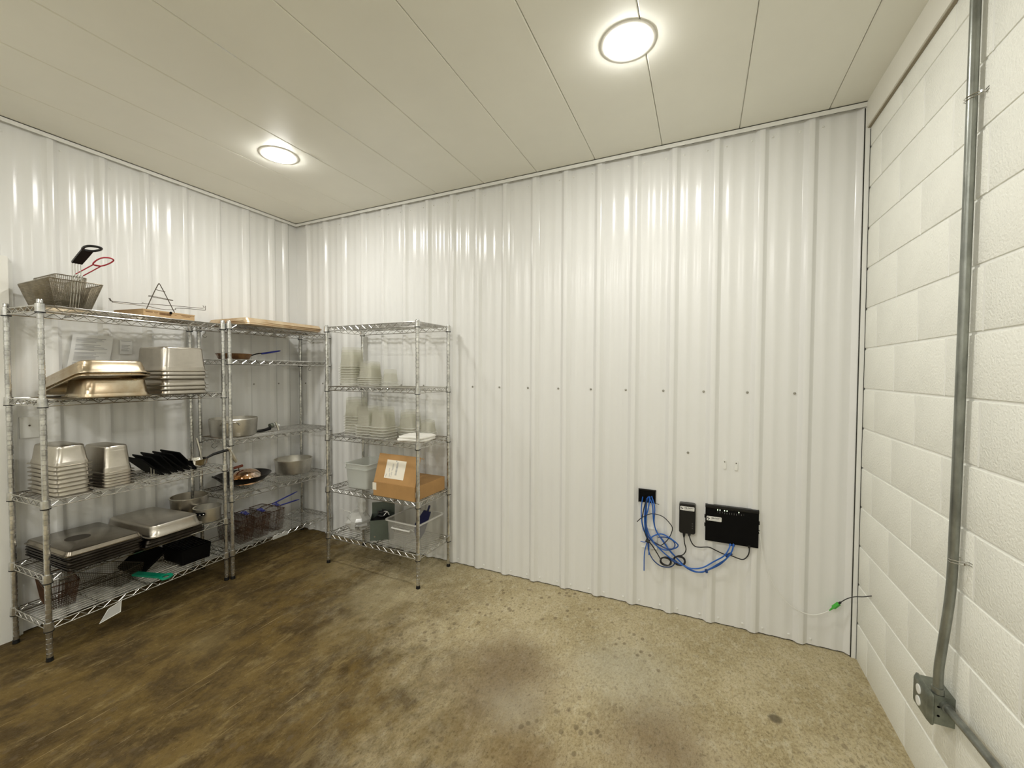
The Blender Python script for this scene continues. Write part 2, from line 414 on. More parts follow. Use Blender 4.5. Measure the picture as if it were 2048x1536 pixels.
O('head_joint', mj, M['mortar'], right, kind='stuff')
mj = MB()
for k in range(14):
    z0 = 0.2032 * k - 0.0125
    mj.box(W + 0.0045, W + 0.02, -3.4, 0, z0 - 0.006, z0 + 0.006)
O('bed_joint', mj, M['mortar'], right, kind='stuff')
O('block_face', MB().box(W, W + 0.02, BACK, -3.6, 0, H), M['block'], right)
O('wall_front', MB().box(-0.1, W + 0.2, BACK - 0.1, BACK, 0, H), M['panel'], kind='structure')

# door casing and slab at the near end of the left wall
d = O('door_1', MB().box(0.0, 0.03, -2.95, -1.93, 0.0, 2.03), M['casing'], kind='structure')
O('casing', MB().box(0.0, 0.055, -1.93, -1.802, 0.0, 2.105).box(0.0, 0.055, -3.08, -2.95, 0, 2.105).box(0, 0.055, -2.95, -1.93, 2.03, 2.105), M['casing'], d)
O('edge_trim', MB().box(0.0, 0.03, -1.802, -1.790, 0.0, 2.10).box(0.0, 0.022, -1.790, -1.778, 0.0, 2.08), M['trim'], d)

# ------------------------------------------------------------------ ceiling lights
for i, (x, y) in enumerate(LAMPS):
    where = {0: 'round recessed ceiling light above the shelving corner', 1: 'round recessed ceiling light nearest the block wall'}.get(i, 'unseen round recessed ceiling light in the %s row behind the camera, %s side' % (('nearer', 'farther', 'nearer')[i // 2 - 1] if i < 6 else ('nearer', 'farther')[i - 6], ('left', 'block wall')[i % 2] if i < 6 else 'middle'))
    t = E('ceiling_light', (x, y, H), where, 'light', 'round downlights in the ceiling')
    O('trim_ring', MB().lathe([(0.112, 0.0), (0.111, -0.002), (0.104, -0.0035), (0.092, -0.0045), (0.082, -0.004), (0.082, 0.0)], 40, cap0=False, cap1=False), M['lampring'], t)
    O('lens', MB().lathe([(0.081, -0.003), (0.080, -0.007), (0.074, -0.012), (0.05, -0.017), (0.025, -0.019), (0.0005, -0.0195)], 32, cap0=False), M['lens'], t)

# ------------------------------------------------------------------ wire shelving
def post_mesh(h):
    prof = [(0.0118, 0.02)]
    z = 0.045
    while z < h - 0.01:
        prof += [(0.0127, z - 0.0115), (0.0127, z - 0.0022), (0.0112, z - 0.0012), (0.0112, z + 0.0012), (0.0127, z + 0.0022)]
        z += 0.0254
    prof += [(0.0127, h - 0.004), (0.0105, h)]
    return MB().lathe(prof, 12)
POST = mesh('post', post_mesh(1.845), M['post'], 30)
FOOT = mesh('foot', MB().lathe([(0.0125, 0.0), (0.015, 0.002), (0.015, 0.008), (0.0135, 0.012), (0.0135, 0.022)], 12), M['black'])
COLLAR = mesh('collar', MB().lathe([(0.0145, 0.016), (0.0178, 0.015), (0.0192, -0.022), (0.0192, -0.026), (0.0135, -0.026)], 14), M['post'])
SLEEVE = mesh('sleeve', MB().lathe([(0.0135, -0.026), (0.0200, -0.026), (0.0200, -0.031), (0.0135, -0.031)], 14), M['black'])
def shelf_mesh(Ln, D):
    mb = MB(); r = 0.0032; zt = -0.0035; zb = -0.034
    def side(a, b, n):
        a, b = Vector(a), Vector(b)
        mb.tube([a + Vector((0, 0, zt)), b + Vector((0, 0, zt))], r, 6)
        mb.tube([a + Vector((0, 0, zb)), b + Vector((0, 0, zb))], r, 6)
        pts = []
        for i in range(n + 1):
            p = a.lerp(b, i / n); z = zt - 0.003 if i % 2 else zb + 0.003
            pts.append(p + Vector((0, 0, z)))
        mb.tube(pts, 0.0023, 5)
    i0 = 0.016
    side((i0, -0.004, 0), (Ln - i0, -0.004, 0), int(Ln / 0.033) // 2 * 2)
    side((i0, D + 0.004, 0), (Ln - i0, D + 0.004, 0), int(Ln / 0.033) // 2 * 2)
    side((-0.004, i0, 0), (-0.004, D - i0, 0), 10); side((Ln + 0.004, i0, 0), (Ln + 0.004, D - i0, 0), 10)
    # cross trusses
    for fx in (0.25, 0.5, 0.75):
        x = Ln * fx; pts = [(x, 0.0 + D * k / 12, zt - 0.006 if k % 2 else -0.024) for k in range(13)]
        mb.tube(pts, 0.0023, 5); mb.tube([(x, 0, -0.024), (x, D, -0.024)], 0.0025, 5)
    return mb
def deck_mesh(Ln, D):
    mb = MB(); n = 13
    for k in range(1, n):
        y = D * k / n
        mb.tube([(0.0, y, -0.0035), (0.0 + Ln, y, -0.0035)], 0.0018, 5)
    return mb
def shelving(origin, theta, Ln, D, heights, label):
    u = E('wire_shelving_unit', (origin[0], origin[1], 0), label, 'shelving', 'chrome wire shelving units in the corner', (0, 0, theta))
    fm = mesh('shelf_frame', shelf_mesh(Ln, D), M['chrome'], 40); dm = mesh('shelf_deck', deck_mesh(Ln, D), M['chrome'], 40)
    for x, y in ((0, 0), (Ln, 0), (0, D), (Ln, D)):
        p = O('post', POST, None, u, (x, y, 0)); O('foot', FOOT, None, p)
    for z in heights:
        s = O('wire_shelf', fm, None, u, (0, 0, z)); O('deck_wires', dm, None, s)
        for x, y in ((0, 0), (Ln, 0), (0, D), (Ln, D)):
            O('collar', COLLAR, None, s, (x, y, -0.012)); O('sleeve', SLEEVE, None, s, (x, y, -0.012))
    return u
AZ = [1.820, 1.342, 0.826, 0.445, 0.198]
BZ = [1.826, 1.575, 1.000, 0.598, 0.208]
CZ = [1.832, 1.378, 1.000, 0.598, 0.236]
TA = R(92.7)
shelving((0.469, -1.809), TA, 0.889, 0.366, AZ, 'wire shelving unit nearest the white door casing, stacked with steam pans')
shelving((0.448, -0.890), R(90.3), 0.853, 0.362, BZ, 'wire shelving unit in the room corner holding pots, wok and fry baskets')
shelving((0.859, -0.417), R(-1.1), 0.873, 0.362, CZ, 'wire shelving unit against the back wall holding clear containers and a carton')

# ------------------------------------------------------------------ pans
ORD = ['topmost', 'second from the top', 'third from the top', 'fourth from the top', 'fifth from the top', 'sixth from the top', 'seventh from the top', 'eighth from the top', 'ninth from the top', 'tenth from the top', 'eleventh from the top']
def ordl(i, n): return 'lowest' if i == n - 1 and n > 1 else ORD[i]
def pan_rows(Lx, Wy, D, r, step=True, taper=0.006, fl=0.011, t=0.0012):
    a, b = Lx / 2, Wy / 2
    out = [(a, b, r, 0.0), (a, b, r, 0.0025), (a - 0.003, b - 0.003, r, 0.004), (a - fl, b - fl, r * 0.95, 0.004)]
    s = fl + 0.001
    if step:
        out += [(a - s - 0.001, b - s - 0.001, r * 0.95, D * 0.16), (a - s - 0.002, b - s - 0.002, r * 0.95, D * 0.20), (a - s - 0.004, b - s - 0.004, r * 0.95, D * 0.23)]
        s += 0.004
    e = s + taper
    out += [(a - e, b - e, r * 1.05, D - 0.018), (a - e - 0.0015, b - e - 0.0015, r, D - 0.009), (a - e - 0.005, b - e - 0.005, r * 0.9, D - 0.003), (a - e - 0.012, b - e - 0.012, r * 0.8, D)]
    return out
def pan_mesh(Lx, Wy, D, r=0.03, m='steel', **kw):
    t = 0.0014
    rows = pan_rows(Lx, Wy, D, r, **kw)
    inner = [(a - t, b - t, max(rr - t, 0.004), z - t) for a, b, rr, z in rows[3:]]
    outer = rows
    mb = MB(); n = len(outer)
    ring = list(reversed(inner)) + outer     # inside top -> inside rim -> flange -> outside -> top
    ring = [(a, b, rr, z) for a, b, rr, z in ring]
    mb.rrect(ring)
    return mesh('pan', mb, M[m], 40)

# --- unit A, second shelf: leaning full pans and a tall stack
z2 = AZ[1] + 0.001
half = pan_mesh(0.270, 0.325, 0.104, 0.045, m='brownsteel')
O('steam_pan', half, None, None, (0.355, -1.512, z2), (0, R(0), R(2)), 'tan stained steam pan upside down beneath the tilted pans, second shelf', 'pan', 'steam pans on the wire shelving')
full = pan_mesh(0.525, 0.325, 0.076, 0.045, m='brownsteel')
for i, (dz, lab) in enumerate(((0.0, 'brown stained full-size steam pan tilted on top, second shelf by the casing'), (-0.0165, 'lower of the two tilted steam pans leaning on the stained pan'))):
    O('steam_pan', full, None, None, (0.290 + i * 0.006, -1.543 - i * 0.004, z2 + 0.078 + dz + 0.0005), (0, R(-13.0), R(1)), lab, 'pan', 'steam pans on the wire shelving')
deep = pan_mesh(0.330, 0.282, 0.152, 0.035)
mid = pan_mesh(0.330, 0.282, 0.102, 0.035)
zs = [0.0, 0.020, 0.040, 0.0, 0.0, 0.0]
stack = [0.002, 0.030, 0.054, 0.098, 0.122, 0.146]
for i, dz in enumerate(reversed(stack)):
    m_ = deep if i < 3 else mid
    m_ = deep if i in (0,) else mid
    O('steam_pan', m_, None, None, (0.318 + random.uniform(-0.002, 0.002), -1.175 + random.uniform(-0.002, 0.002), z2 + dz), (0, 0, R(2) + random.uniform(-0.01, 0.01)),
      'half-size steam pan, %s of the upturned stack on the second shelf' % ordl(i, 6), 'pan', 'steam pans on the wire shelving')
# --- unit A, third shelf: two nested stacks
z3 = AZ[2] + 0.001
sp = pan_mesh(0.300, 0.165, 0.106, 0.03)
for i in range(8):
    O('steam_pan', sp, None, None, (0.300 + random.uniform(-0.002, 0.002), -1.700 + random.uniform(-0.002, 0.002), z3 + 0.0225 * (7 - i)), (0, 0, R(3) + random.uniform(-0.015, 0.015)),
      'third-size steam pan, %s of the left stack on the third shelf' % ordl(i, 8), 'pan', 'steam pans on the wire shelving')
sp2 = pan_mesh(0.270, 0.155, 0.150, 0.028)
for i in range(6):
    O('steam_pan', sp2, None, None, (0.315 + random.uniform(-0.002, 0.002), -1.512 + random.uniform(-0.0015, 0.0015), z3 + 0.0165 * (5 - i)), (0, 0, R(4) + random.uniform(-0.01, 0.01)),
      'narrow deep steam pan, %s of the right stack on the third shelf' % ordl(i, 6), 'pan', 'steam pans on the wire shelving')
# black plates leaning in a row
pl = MB(); pl.rrect([(0.115, 0.080, 0.008, -0.003), (0.117, 0.082, 0.009, 0.0), (0.117, 0.082, 0.009, 0.004), (0.108, 0.073, 0.007, 0.004), (0.104, 0.069, 0.006, 0.001)], seg=3)
plm = mesh('pan', pl, M['blackmatte'])
ys_ = [-1.275, -1.240, -1.200, -1.165, -1.130, -1.098]
wd = ['first', 'second', 'third', 'fourth', 'fifth', 'last']
for i, y in enumerate(ys_):
    L_ = 0.165; a = R(47 + 3 * (i % 3)); 
    cy = y - math.cos(a) * 0.08 - 0.002; cz = z3 + math.sin(a) * 0.08 + 0.006
    O('baking_tray', plm, None, None, (0.300 + 0.01 * (i % 2), cy, cz), (-a, 0, 0), 'thin black rectangular tray leaning left, %s of the row from the steam pans' % wd[i], 'tray', 'black trays leaning on the third shelf')
# low wire rack lying under the trays
t = E('cooling_rack', (0.395, -1.18, z3), 'bright wire rack lying along the front edge of the third shelf', 'rack')
for xx in (0.02, -0.18): O('frame_rod', MB().tube([(xx, -0.17, 0.004), (xx, 0.17, 0.004)], 0.003, 6), M['chrome'], t)
mb = MB()
for k in range(9): mb.tube([(0.02, -0.16 + 0.04 * k, 0.009), (-0.18, -0.16 + 0.04 * k, 0.009)], 0.0018, 5)
O('wires', mb, M['chrome'], t)
mb = MB()
for yy in (-0.155, -0.14): mb.tube([(0.0, yy, 0.01), (0.0, yy, 0.06), (-0.01, yy, 0.065)], 0.002, 5)
O('upright', mb, M['chrome'], t)
# ladles
def ladle(loc, rz, label, bowl=0.060, rx=0.0):
    t = E('ladle', loc, label, 'ladle', 'steel ladles with black handles', (rx, 0, rz))
    prof = [(0.002, 0.0), (bowl * 0.38, 0.004), (bowl * 0.70, 0.016), (bowl * 0.91, 0.036), (bowl, 0.062), (bowl + 0.003, 0.066), (bowl - 0.002, 0.064), (bowl * 0.88, 0.038), (bowl * 0.66, 0.019), (bowl * 0.34, 0.007), (0.002, 0.003)]
    O('bowl', MB().lathe(prof, 24), M['dome2'], t)
    O('handle', MB().tube([(0, bowl - 0.01, 0.062), (0, bowl + 0.03, 0.082), (0, bowl + 0.09, 0.096), (0, bowl + 0.125, 0.102)], [0.006, 0.009, 0.010, 0.010], 8), M['black'], t)
    O('grip', MB().tube([(0, bowl + 0.108, 0.116), (0.0, bowl + 0.125, 0.108), (0.005, bowl + 0.160, 0.02), (0.006, bowl + 0.165, 0.005)], [0.010, 0.0135, 0.0125, 0.009], 8), M['aluminum'], t)
    return t
M['dome2'] = mat('polished_steel', (0.72, 0.70, 0.64), 0.16, 1.0, var=0.3, vscale=10)
ladle((0.390, -1.075, z3 + 0.004), R(-17), 'shiny steel ladle with black handle at the right end of the third shelf')
O('whisk_handle', MB().tube([(0.36, -1.062, z3 + 0.205), (0.365, -1.052, z3 + 0.15), (0.37, -1.045, z3 + 0.105), (0.375, -1.035, z3 + 0.01)], [0.007, 0.008, 0.0085, 0.004], 8), M['aluminum'], label='slim grey utensil handle standing up behind the shiny ladle', cat='utensil')

# --- unit A, fourth shelf
z4 = AZ[3] + 0.001
sheet = MB(); sheet.rrect([(0.225, 0.158, 0.018, -0.0008), (0.232, 0.165, 0.022, 0.002), (0.232, 0.165, 0.022, 0.005), (0.226, 0.159, 0.020, 0.005), (0.219, 0.152, 0.018, 0.022), (0.215, 0.148, 0.016, 0.024)], seg=4)
shm = mesh('pan', sheet, M['darksteel'])
lidm = mesh('pan', sheet, M['lidsteel'])
for i in range(6):
    k = 5 - i
    O('sheet_pan', shm if i else lidm, None, None, (0.30 + random.uniform(-0.006, 0.006) + 0.002 * k, -1.618 + 0.004 * i + random.uniform(-0.004, 0.004), z4 + 0.0165 * k), (R(-0.6 * (k % 2)), 0, R(3) + random.uniform(-0.03, 0.03)),
      'dark flat sheet pan, %s of the pile by the door casing' % ordl(i, 6), 'pan', 'sheet pans piled on the fourth shelf')
top_ = [o for o in bpy.data.objects if o.name.startswith('sheet_pan')][0]
O('burn_mark', MB().lathe([(0.052, 0.0), (0.052, 0.0004)], 28), mat('burnt_patch', (0.035, 0.024, 0.014), 0.4, 0.5), top_, (0.0, -0.03, 0.0241), label='dark round burn mark')
fullb = pan_mesh(0.530, 0.300, 0.066, 0.04, m='steel')
O('sheet_pan', shm, None, None, (0.315, -1.285, z4 + 0.020), (0, 0, R(3)), 'dark sheet pan lying under the upturned roasting pan', 'pan', 'sheet pans piled on the fourth shelf')
O('sheet_pan', shm, None, None, (0.318, -1.285, z4 + 0.0035), (0, 0, R(2)), 'dark sheet pan lowest under the upturned roasting pan', 'pan', 'sheet pans piled on the fourth shelf')
O('steam_pan', fullb, None, None, (0.310, -1.290, z4 + 0.052), (0, R(-1.5), R(3)), 'large shallow steam pan upside down on the fourth shelf beside two pots', 'pan', 'steam pans on the wire shelving')
def pot(loc, r, h, m, label, cat='pot', flare=1.08, t=0.003, rim=True, group=None, rz=0, handles='none', name='stock_pot'):
    o = E(name, loc, label, cat, group, (0, 0, rz))
    prof = [(r * 0.90, 0.0), (r * 0.965, 0.004), (r, 0.018), (r * flare, h - 0.006)]
    if rim: prof += [(r * flare + 0.005, h - 0.004), (r * flare + 0.005, h)]
    prof += [(r * flare - t, h), (r - t, 0.02), (r * 0.94 - t, 0.006), (r * 0.85, 0.004)]
    O('body', MB().lathe(prof, 40), M[m], o)
    if handles == 'loop':
        for s_ in (0, 1):
            hb = MB(); R0 = r * flare + 0.002
            pts = [(R0 * math.cos(a) + (0.022 if abs(a) < 0.30 else 0.0), R0 * math.sin(a), h - 0.035 + (0.016 if abs(a) < 0.30 else 0)) for a in (-0.36, -0.28, -0.12, 0.12, 0.28, 0.36)]
            pts = smooth_path(pts, 4); hb.tube(pts, 0.005, 8)
            hh = O('handle', hb, M[m], o, rot=(0, 0, s_ * math.pi))
            rv = MB()
            for a in (-0.36, 0.36): rv.lathe([(0.008, 0), (0.008, 0.003), (0.004, 0.006)], 8, c=(0, 0, 0))
            for a in (-0.36, 0.36):
                O('rivet', MB().lathe([(0.009, 0), (0.008, 0.004), (0.004, 0.007)], 8), M['chrome'], hh, (R0 * math.cos(a), R0 * math.sin(a), h - 0.035), (0, R(90), a))
    return o
pot((0.155, -1.005, z4), 0.105, 0.150, 'steel', 'deep round steel stockpot behind the riveted saucepan on the fourth shelf')
sp_ = pot((0.355, -0.998, z4), 0.078, 0.098, 'aluminum', 'small matte aluminum saucepan with riveted handle bracket on the fourth shelf', flare=1.02, t=0.004, rz=R(-60), name='saucepan')
br = MB(); br.rrect([(0.034, 0.010, 0.009, 0), (0.034, 0.010, 0.009, 0.004)], seg=3)
b_ = O('handle_bracket', br, M['blackmatte'], sp_, (0.0785, 0, 0.068), (R(90), 0, R(90)))
for dx in (-0.024, 0.0, 0.024):
    O('rivet', MB().lathe([(0.006, 0.003), (0.0055, 0.007), (0.003, 0.009)], 8), M['chrome'], b_, (dx, -0.002 if dx else -0.006, 0))

# ------------------------------------------------------------------ fry baskets
def grid_basket(Lx, Wy, Hh, taper=0.03, pitch=0.008, m='basket', r=0.0008):
    """open wire basket, long axis x, base at z=0"""
    mb = MB(); a1, b1 = Lx / 2, Wy / 2; a0, b0_ = a1 - taper, b1 - taper * 0.8
    nz = int(Hh / pitch)
    for k in range(nz + 1):
        t = k / nz; a, b = a0 + (a1 - a0) * t, b0_ + (b1 - b0_) * t; z = Hh * t
        mb.tube([(a, b, z), (-a, b, z), (-a, -b, z), (a, -b, z)], r, 4, closed=True)
    nx = int(Lx / pitch); ny = int(Wy / pitch)
    for k in range(nx + 1):
        t = -1 + 2 * k / nx
        mb.tube([(a1 * t, b1, Hh), (a0 * t, b0_, 0), (a0 * t, -b0_, 0), (a1 * t, -b1, Hh)], r, 4)
    for k in range(ny + 1):
        t = -1 + 2 * k / ny
        mb.tube([(a1, b1 * t, Hh), (a0, b0_ * t, 0), (-a0, b0_ * t, 0), (-a1, b1 * t, Hh)], r, 4)
    return mesh('wire_mesh', mb, M[m], 60)
def rim_mesh(Lx, Wy, z, r=0.003):
    a, b = Lx / 2, Wy / 2; c = 0.012; pts = []
    for cx, cy, st in ((a - c, b - c, 0), (-a + c, b - c, 90), (-a + c, -b + c, 180), (a - c, -b + c, 270)):
        for k in range(4): t = R(st + 30 * k); pts.append((cx + c * math.cos(t), cy + c * math.sin(t), z))
    return MB().tube(pts, r, 6, closed=True)
def fry_basket(loc, rot, Lx, Wy, Hh, m, label, grip, hpts, gpts, loop, n=4, pitch=0.008, group='wire fry baskets', taper=0.03, spread=0.011, solid=False, wr=0.0009):
    t = E('fry_basket', loc, label, 'basket', group, rot)
    O('wire_mesh', grid_basket(Lx, Wy, Hh, taper, pitch, m, wr), None, t)
    O('rim', rim_mesh(Lx, Wy, Hh), M[m], t)
    # handle wires rise up one short end then bend outwards
    hw = MB()
    for k in range(n):
        o = (k - (n - 1) / 2) * spread
        hw.tube([Vector(p) + Vector((0, o, 0)) for p in hpts], 0.0016, 5)
    hw.tube([(hpts[0][0] + 0.004 + taper * 0.6, -spread * n / 2, Hh * 0.55), (hpts[0][0] + 0.004 + taper * 0.6, spread * n / 2, Hh * 0.55)], 0.0016, 5)
    O('handle_wires', hw, M['chrome'] if m == 'basket' else M[m], t)
    g = MB()
    if solid:
        w = spread * (n - 1) / 2 + 0.004
        p0, p1 = Vector(gpts[0]), Vector(gpts[1])
        dr = (p1 - p0).normalized(); up = dr.cross(Vector((0, 1, 0))).normalized() * 0.005
        rs = []
        for p, ww in ((p0, w), (p0.lerp(p1, 0.5), w * 1.05), (p1, w * 1.05)):
            rs.append([p + Vector((0, -ww, 0)) - up, p + Vector((0, ww, 0)) - up, p + Vector((0, ww, 0)) + up, p + Vector((0, -ww, 0)) + up])
        g.rings(rs)
    else:
        for k in range(n):
            o = (k - (n - 1) / 2) * spread
            if abs(o) < spread * 0.6 and n > 3: continue
            g.tube([Vector(gpts[0]) + Vector((0, o, 0)), Vector(gpts[1]) + Vector((0, o, 0))], 0.0028, 6)
        w = spread * (n - 1) / 2
        g.tube([Vector(gpts[1]) + Vector((0, -w, 0)), Vector(gpts[1]) + Vector((0, w, 0))], 0.0028, 6)
    p0, p1 = Vector(gpts[1]), Vector(gpts[2]); w = spread * (n - 1) / 2
    lp = [p0 + Vector((0, -w, 0)), p0.lerp(p1, 0.45) + Vector((0, -w * 1.7, 0)), p0.lerp(p1, 0.85) + Vector((0, -w * 1.5, 0)), p1 + Vector((0, -w * 0.5, 0)), p1 + Vector((0, w * 0.5, 0)),
          p0.lerp(p1, 0.85) + Vector((0, w * 1.5, 0)), p0.lerp(p1, 0.45) + Vector((0, w * 1.7, 0)), p0 + Vector((0, w, 0))]
    g.tube(smooth_path(lp, 3, True), loop, 7, closed=True)
    O('grip', g, M[grip], t)
    return t
zt = AZ[0] + 0.001
# large basket, rim long axis across the shelf, handle at the room end
fry_basket((0.262, -1.668, zt), (0, 0, R(-1)), 0.410, 0.210, 0.140, 'basket', 'large wire fry basket with black grip on top of the left shelving', 'black',
           [(0.165, 0, 0.005), (0.205, 0, 0.145), (0.205, 0, 0.225), (0.212, 0, 0.238)], [(0.210, 0, 0.236), (0.320, 0.006, 0.290), (0.410, 0.010, 0.298)], 0.006, n=4, solid=True, taper=0.045, pitch=0.0075, wr=0.0011)
fry_basket((0.225, -1.655, zt + 0.045), (0, R(-2), R(3)), 0.240, 0.125, 0.135, 'basket', 'smaller fry basket with red grip nested inside the large one', 'red',
           [(0.100, 0, 0.01), (0.150, 0, 0.10), (0.190, 0, 0.128), (0.200, 0.0, 0.132)], [(0.200, 0, 0.132), (0.330, 0.020, 0.172), (0.425, 0.030, 0.200)], 0.0035, n=4, taper=0.02, pitch=0.0075, wr=0.0011)

# kraft box and folding wire stand on the top shelf
t = E('pizza_box', (0.40, -1.2195, zt), 'flat kraft cardboard box with brown print on the top shelf', 'box', rot=(0, 0, R(98)))
O('tray', MB().box(-0.15, 0.15, 0.0, 0.26, 0.0, 0.0395), M['kraft'], t)
O('lid', MB().box(-0.152, 0.152, -0.002, 0.262, 0.040, 0.0425).box(-0.152, 0.152, -0.002, -0.0005, 0.036, 0.040), M['kraft'], t)
pr = MB()
def bars(pr, x0, x1, z0, z1, n, y=-0.0026, seed=1, vertical=False):
    rnd = random.Random(seed)
    x = x0
    while x < x1:
        w = rnd.uniform(0.0012, 0.0028) if not vertical else rnd.uniform(0.0006, 0.0016)
        zz0 = z0 + (0 if vertical else rnd.uniform(0, 0.25) * (z1 - z0)); zz1 = z1 - (0 if vertical else rnd.uniform(0, 0.3) * (z1 - z0))
        pr.box(x, min(x + w, x1), y - 0.0002, y, zz0, zz1); x += w + rnd.uniform(0.0006, 0.0014)
bars(pr, -0.138, -0.100, 0.0145, 0.0205, 1, seed=2); bars(pr, -0.092, -0.070, 0.0165, 0.020, 1, seed=3); bars(pr, -0.088, -0.074, 0.010, 0.012, 1, seed=4)
bars(pr, -0.062, 0.005, 0.009, 0.0205, 1, seed=5, vertical=True); bars(pr, 0.026, 0.038, 0.013, 0.016, 1, seed=6)
bars(pr, 0.066, 0.128, 0.017, 0.0205, 1, seed=7); bars(pr, 0.072, 0.120, 0.011, 0.014, 1, seed=8)
pr.v = [(x, y + 0.0020, 0.006 + z * 1.25) for x, y, z in pr.v]
# keep the print on the tray face, below the lid lip
O('printing', pr, M['print'], t, label='dark brown printed lines')
O('hand_hole', MB().lathe([(0.009, 0.0), (0.009, 0.0006)], 16), M['blackmatte'], t, (0.002, -0.0022, 0.0365), (R(90), 0, 0))
t = E('wire_display_stand', (0.25, -1.20, zt + 0.044), 'folded wire display stand with triangle and long arms on the kraft box', 'stand')
def P(y, z, x=0.0): return (x, y + 1.20, z - zt - 0.044)
tri = smooth_path([P(-1.284, 1.866), P(-1.24, 1.985), P(-1.213, 2.050), P(-1.207, 2.058), P(-1.200, 2.050), P(-1.165, 1.975), P(-1.116, 1.866)], 3)
O('frame', MB().tube(tri, 0.0028, 6), M['darkwire'], t)
cr = MB()
cr.tube([P(-1.228, 2.017), P(-1.184, 2.012)], 0.002, 5); cr.tube([P(-1.228, 2.013, 0.02), P(-1.184, 2.008, 0.02)], 0.002, 5)
cr.tube(smooth_path([P(-1.262, 1.968), P(-1.25, 1.974, -0.01), P(-1.15, 1.966, -0.01), P(-1.140, 1.962, 0.01), P(-1.15, 1.957, 0.02), P(-1.25, 1.963, 0.02), P(-1.266, 1.968)], 3), 0.0019, 5)
O('cross_wire', cr, M['darkwire'], t)
ar = MB()
ar.tube(smooth_path([P(-1.458, 1.925, -0.006), P(-1.452, 1.912, -0.006), P(-1.44, 1.908, -0.006), P(-1.31, 1.912, -0.006), P(-1.296, 1.920), P(-1.27, 1.918, -0.006), P(-1.12, 1.928, -0.006), P(-0.95, 1.936, -0.006), P(-0.946, 1.955, -0.006)], 3), 0.0019, 5)
ar.tube(smooth_path([P(-1.463, 1.921, 0.02), P(-1.452, 1.900, 0.02), P(-1.43, 1.898, 0.02), P(-1.285, 1.900, 0.02), P(-1.21, 1.892, 0.02), P(-1.13, 1.898, 0.02), P(-1.115, 1.912, 0.0), P(-1.05, 1.917, 0.02), P(-0.955, 1.920, 0.02), P(-0.944, 1.926, 0.02), P(-0.944, 1.952, 0.02)], 3), 0.0019, 5)
O('arm_wire', ar, M['darkwire'], t)

# papers taped to the wall behind the second shelf, outlet plate lower down
def sheet_paper(y0, y1, z0, z1, lean, label, lines, seed):
    p = E('paper_notice', (0.024, (y0 + y1) / 2, z0), label, 'paper')
    w = (y1 - y0) / 2; h = z1 - z0; mb = MB(); rows = []
    for k in range(7):
        t_ = k / 6; rows.append([(0.0 + 0.006 * math.sin(t_ * 3), -w - lean * (1 - t_), h * t_), (0.0 + 0.006 * math.sin(t_ * 3), w - lean * (1 - t_), h * t_), (-0.0006 + 0.006 * math.sin(t_ * 3), w - lean * (1 - t_), h * t_), (-0.0006 + 0.006 * math.sin(t_ * 3), -w - lean * (1 - t_), h * t_)])
    mb.rings(rows); O('sheet', mb, M['paper'], p)
    pm = MB(); rnd = random.Random(seed)
    for k in range(lines):
        t_ = 0.93 - 0.8 * k / lines; x = 0.006 * math.sin(t_ * 3) + 0.0005
        if rnd.random() < 0.15: continue
        a = -w * 0.8 - lean * (1 - t_); b = a + 2 * w * rnd.uniform(0.45, 0.8)
        pm.box(x, x + 0.0003, a, b, h * t_ - 0.0012, h * t_ + 0.0012)
    O('printed_lines', pm, M['greyprint'], p)
sheet_paper(-1.545, -1.355, 1.475, 1.712, 0.035, 'printed sheet of paper taped to the metal wall above the brown pans', 24, 1)
sheet_paper(-1.325, -1.262, 1.60, 1.690, 0.0, 'small paper note taped to the wall left of the corner shelving', 8, 2)
t = E('outlet_plate', (0.003, -1.728, 1.165), 'white electrical cover plate on the left wall behind the steam pan stacks', 'outlet')
O('plate', MB().box(0.0, 0.008, -0.038, 0.038, -0.060, 0.060), M['white'], t)
O('screw', MB().lathe([(0.005, 0), (0.004, 0.003)], 8), M['darkwire'], t, (0.008, 0, 0.01), (0, R(90), 0))

# --- unit A, bottom shelf
z5 = AZ[4] + 0.001
fry_basket((0.20, -1.470, z5), (0, 0, R(22)), 0.30, 0.15, 0.085, 'darkwire', 'low dark fry basket with flat green grip sticking out of the bottom shelf', 'green',
           [(0.13, 0, 0.01), (0.15, 0, 0.05), (0.17, 0, 0.050)], [(0.165, 0, 0.050), (0.345, 0, 0.040), (0.385, 0, 0.036)], 0.008, n=4, solid=True, pitch=0.012, taper=0.015)
fry_basket((0.22, -1.700, z5), (0, 0, R(-8)), 0.26, 0.13, 0.13, 'rustbasket', 'rusty brown fry basket at the left end of the bottom shelf', 'darkwire',
           [(0.10, 0, 0.02), (0.13, 0, 0.13), (0.13, 0, 0.16)], [(0.13, 0, 0.16), (0.16, 0, 0.165), (0.18, 0, 0.165)], 0.003, n=3, pitch=0.011, taper=0.02)
gr = E('griddle_plate', (0.20, -1.30, z5), 'black cast griddle plate leaning at the middle of the bottom shelf', 'griddle')
gm = MB(); gm.rrect([(0.13, 0.09, 0.012, 0), (0.135, 0.095, 0.014, 0.004), (0.135, 0.095, 0.014, 0.016), (0.125, 0.085, 0.01, 0.016), (0.122, 0.082, 0.01, 0.010)], seg=3)
O('plate', gm, M['blackmatte'], gr, (0, 0, 0.062), (R(38), 0, 0))
gr = E('drip_box', (0.27, -1.085, z5), 'black slotted drip box at the right end of the bottom shelf', 'box')
bx = MB(); bx.rrect([(0.11, 0.085, 0.008, 0), (0.12, 0.092, 0.01, 0.10), (0.115, 0.087, 0.009, 0.10), (0.105, 0.08, 0.007, 0.006)], seg=3)
O('body', bx, M['blackmatte'], gr)
sl = MB()
for k in range(7): sl.box(-0.10 + 0.03 * k, -0.092 + 0.03 * k, -0.087, 0.087, 0.094, 0.097)
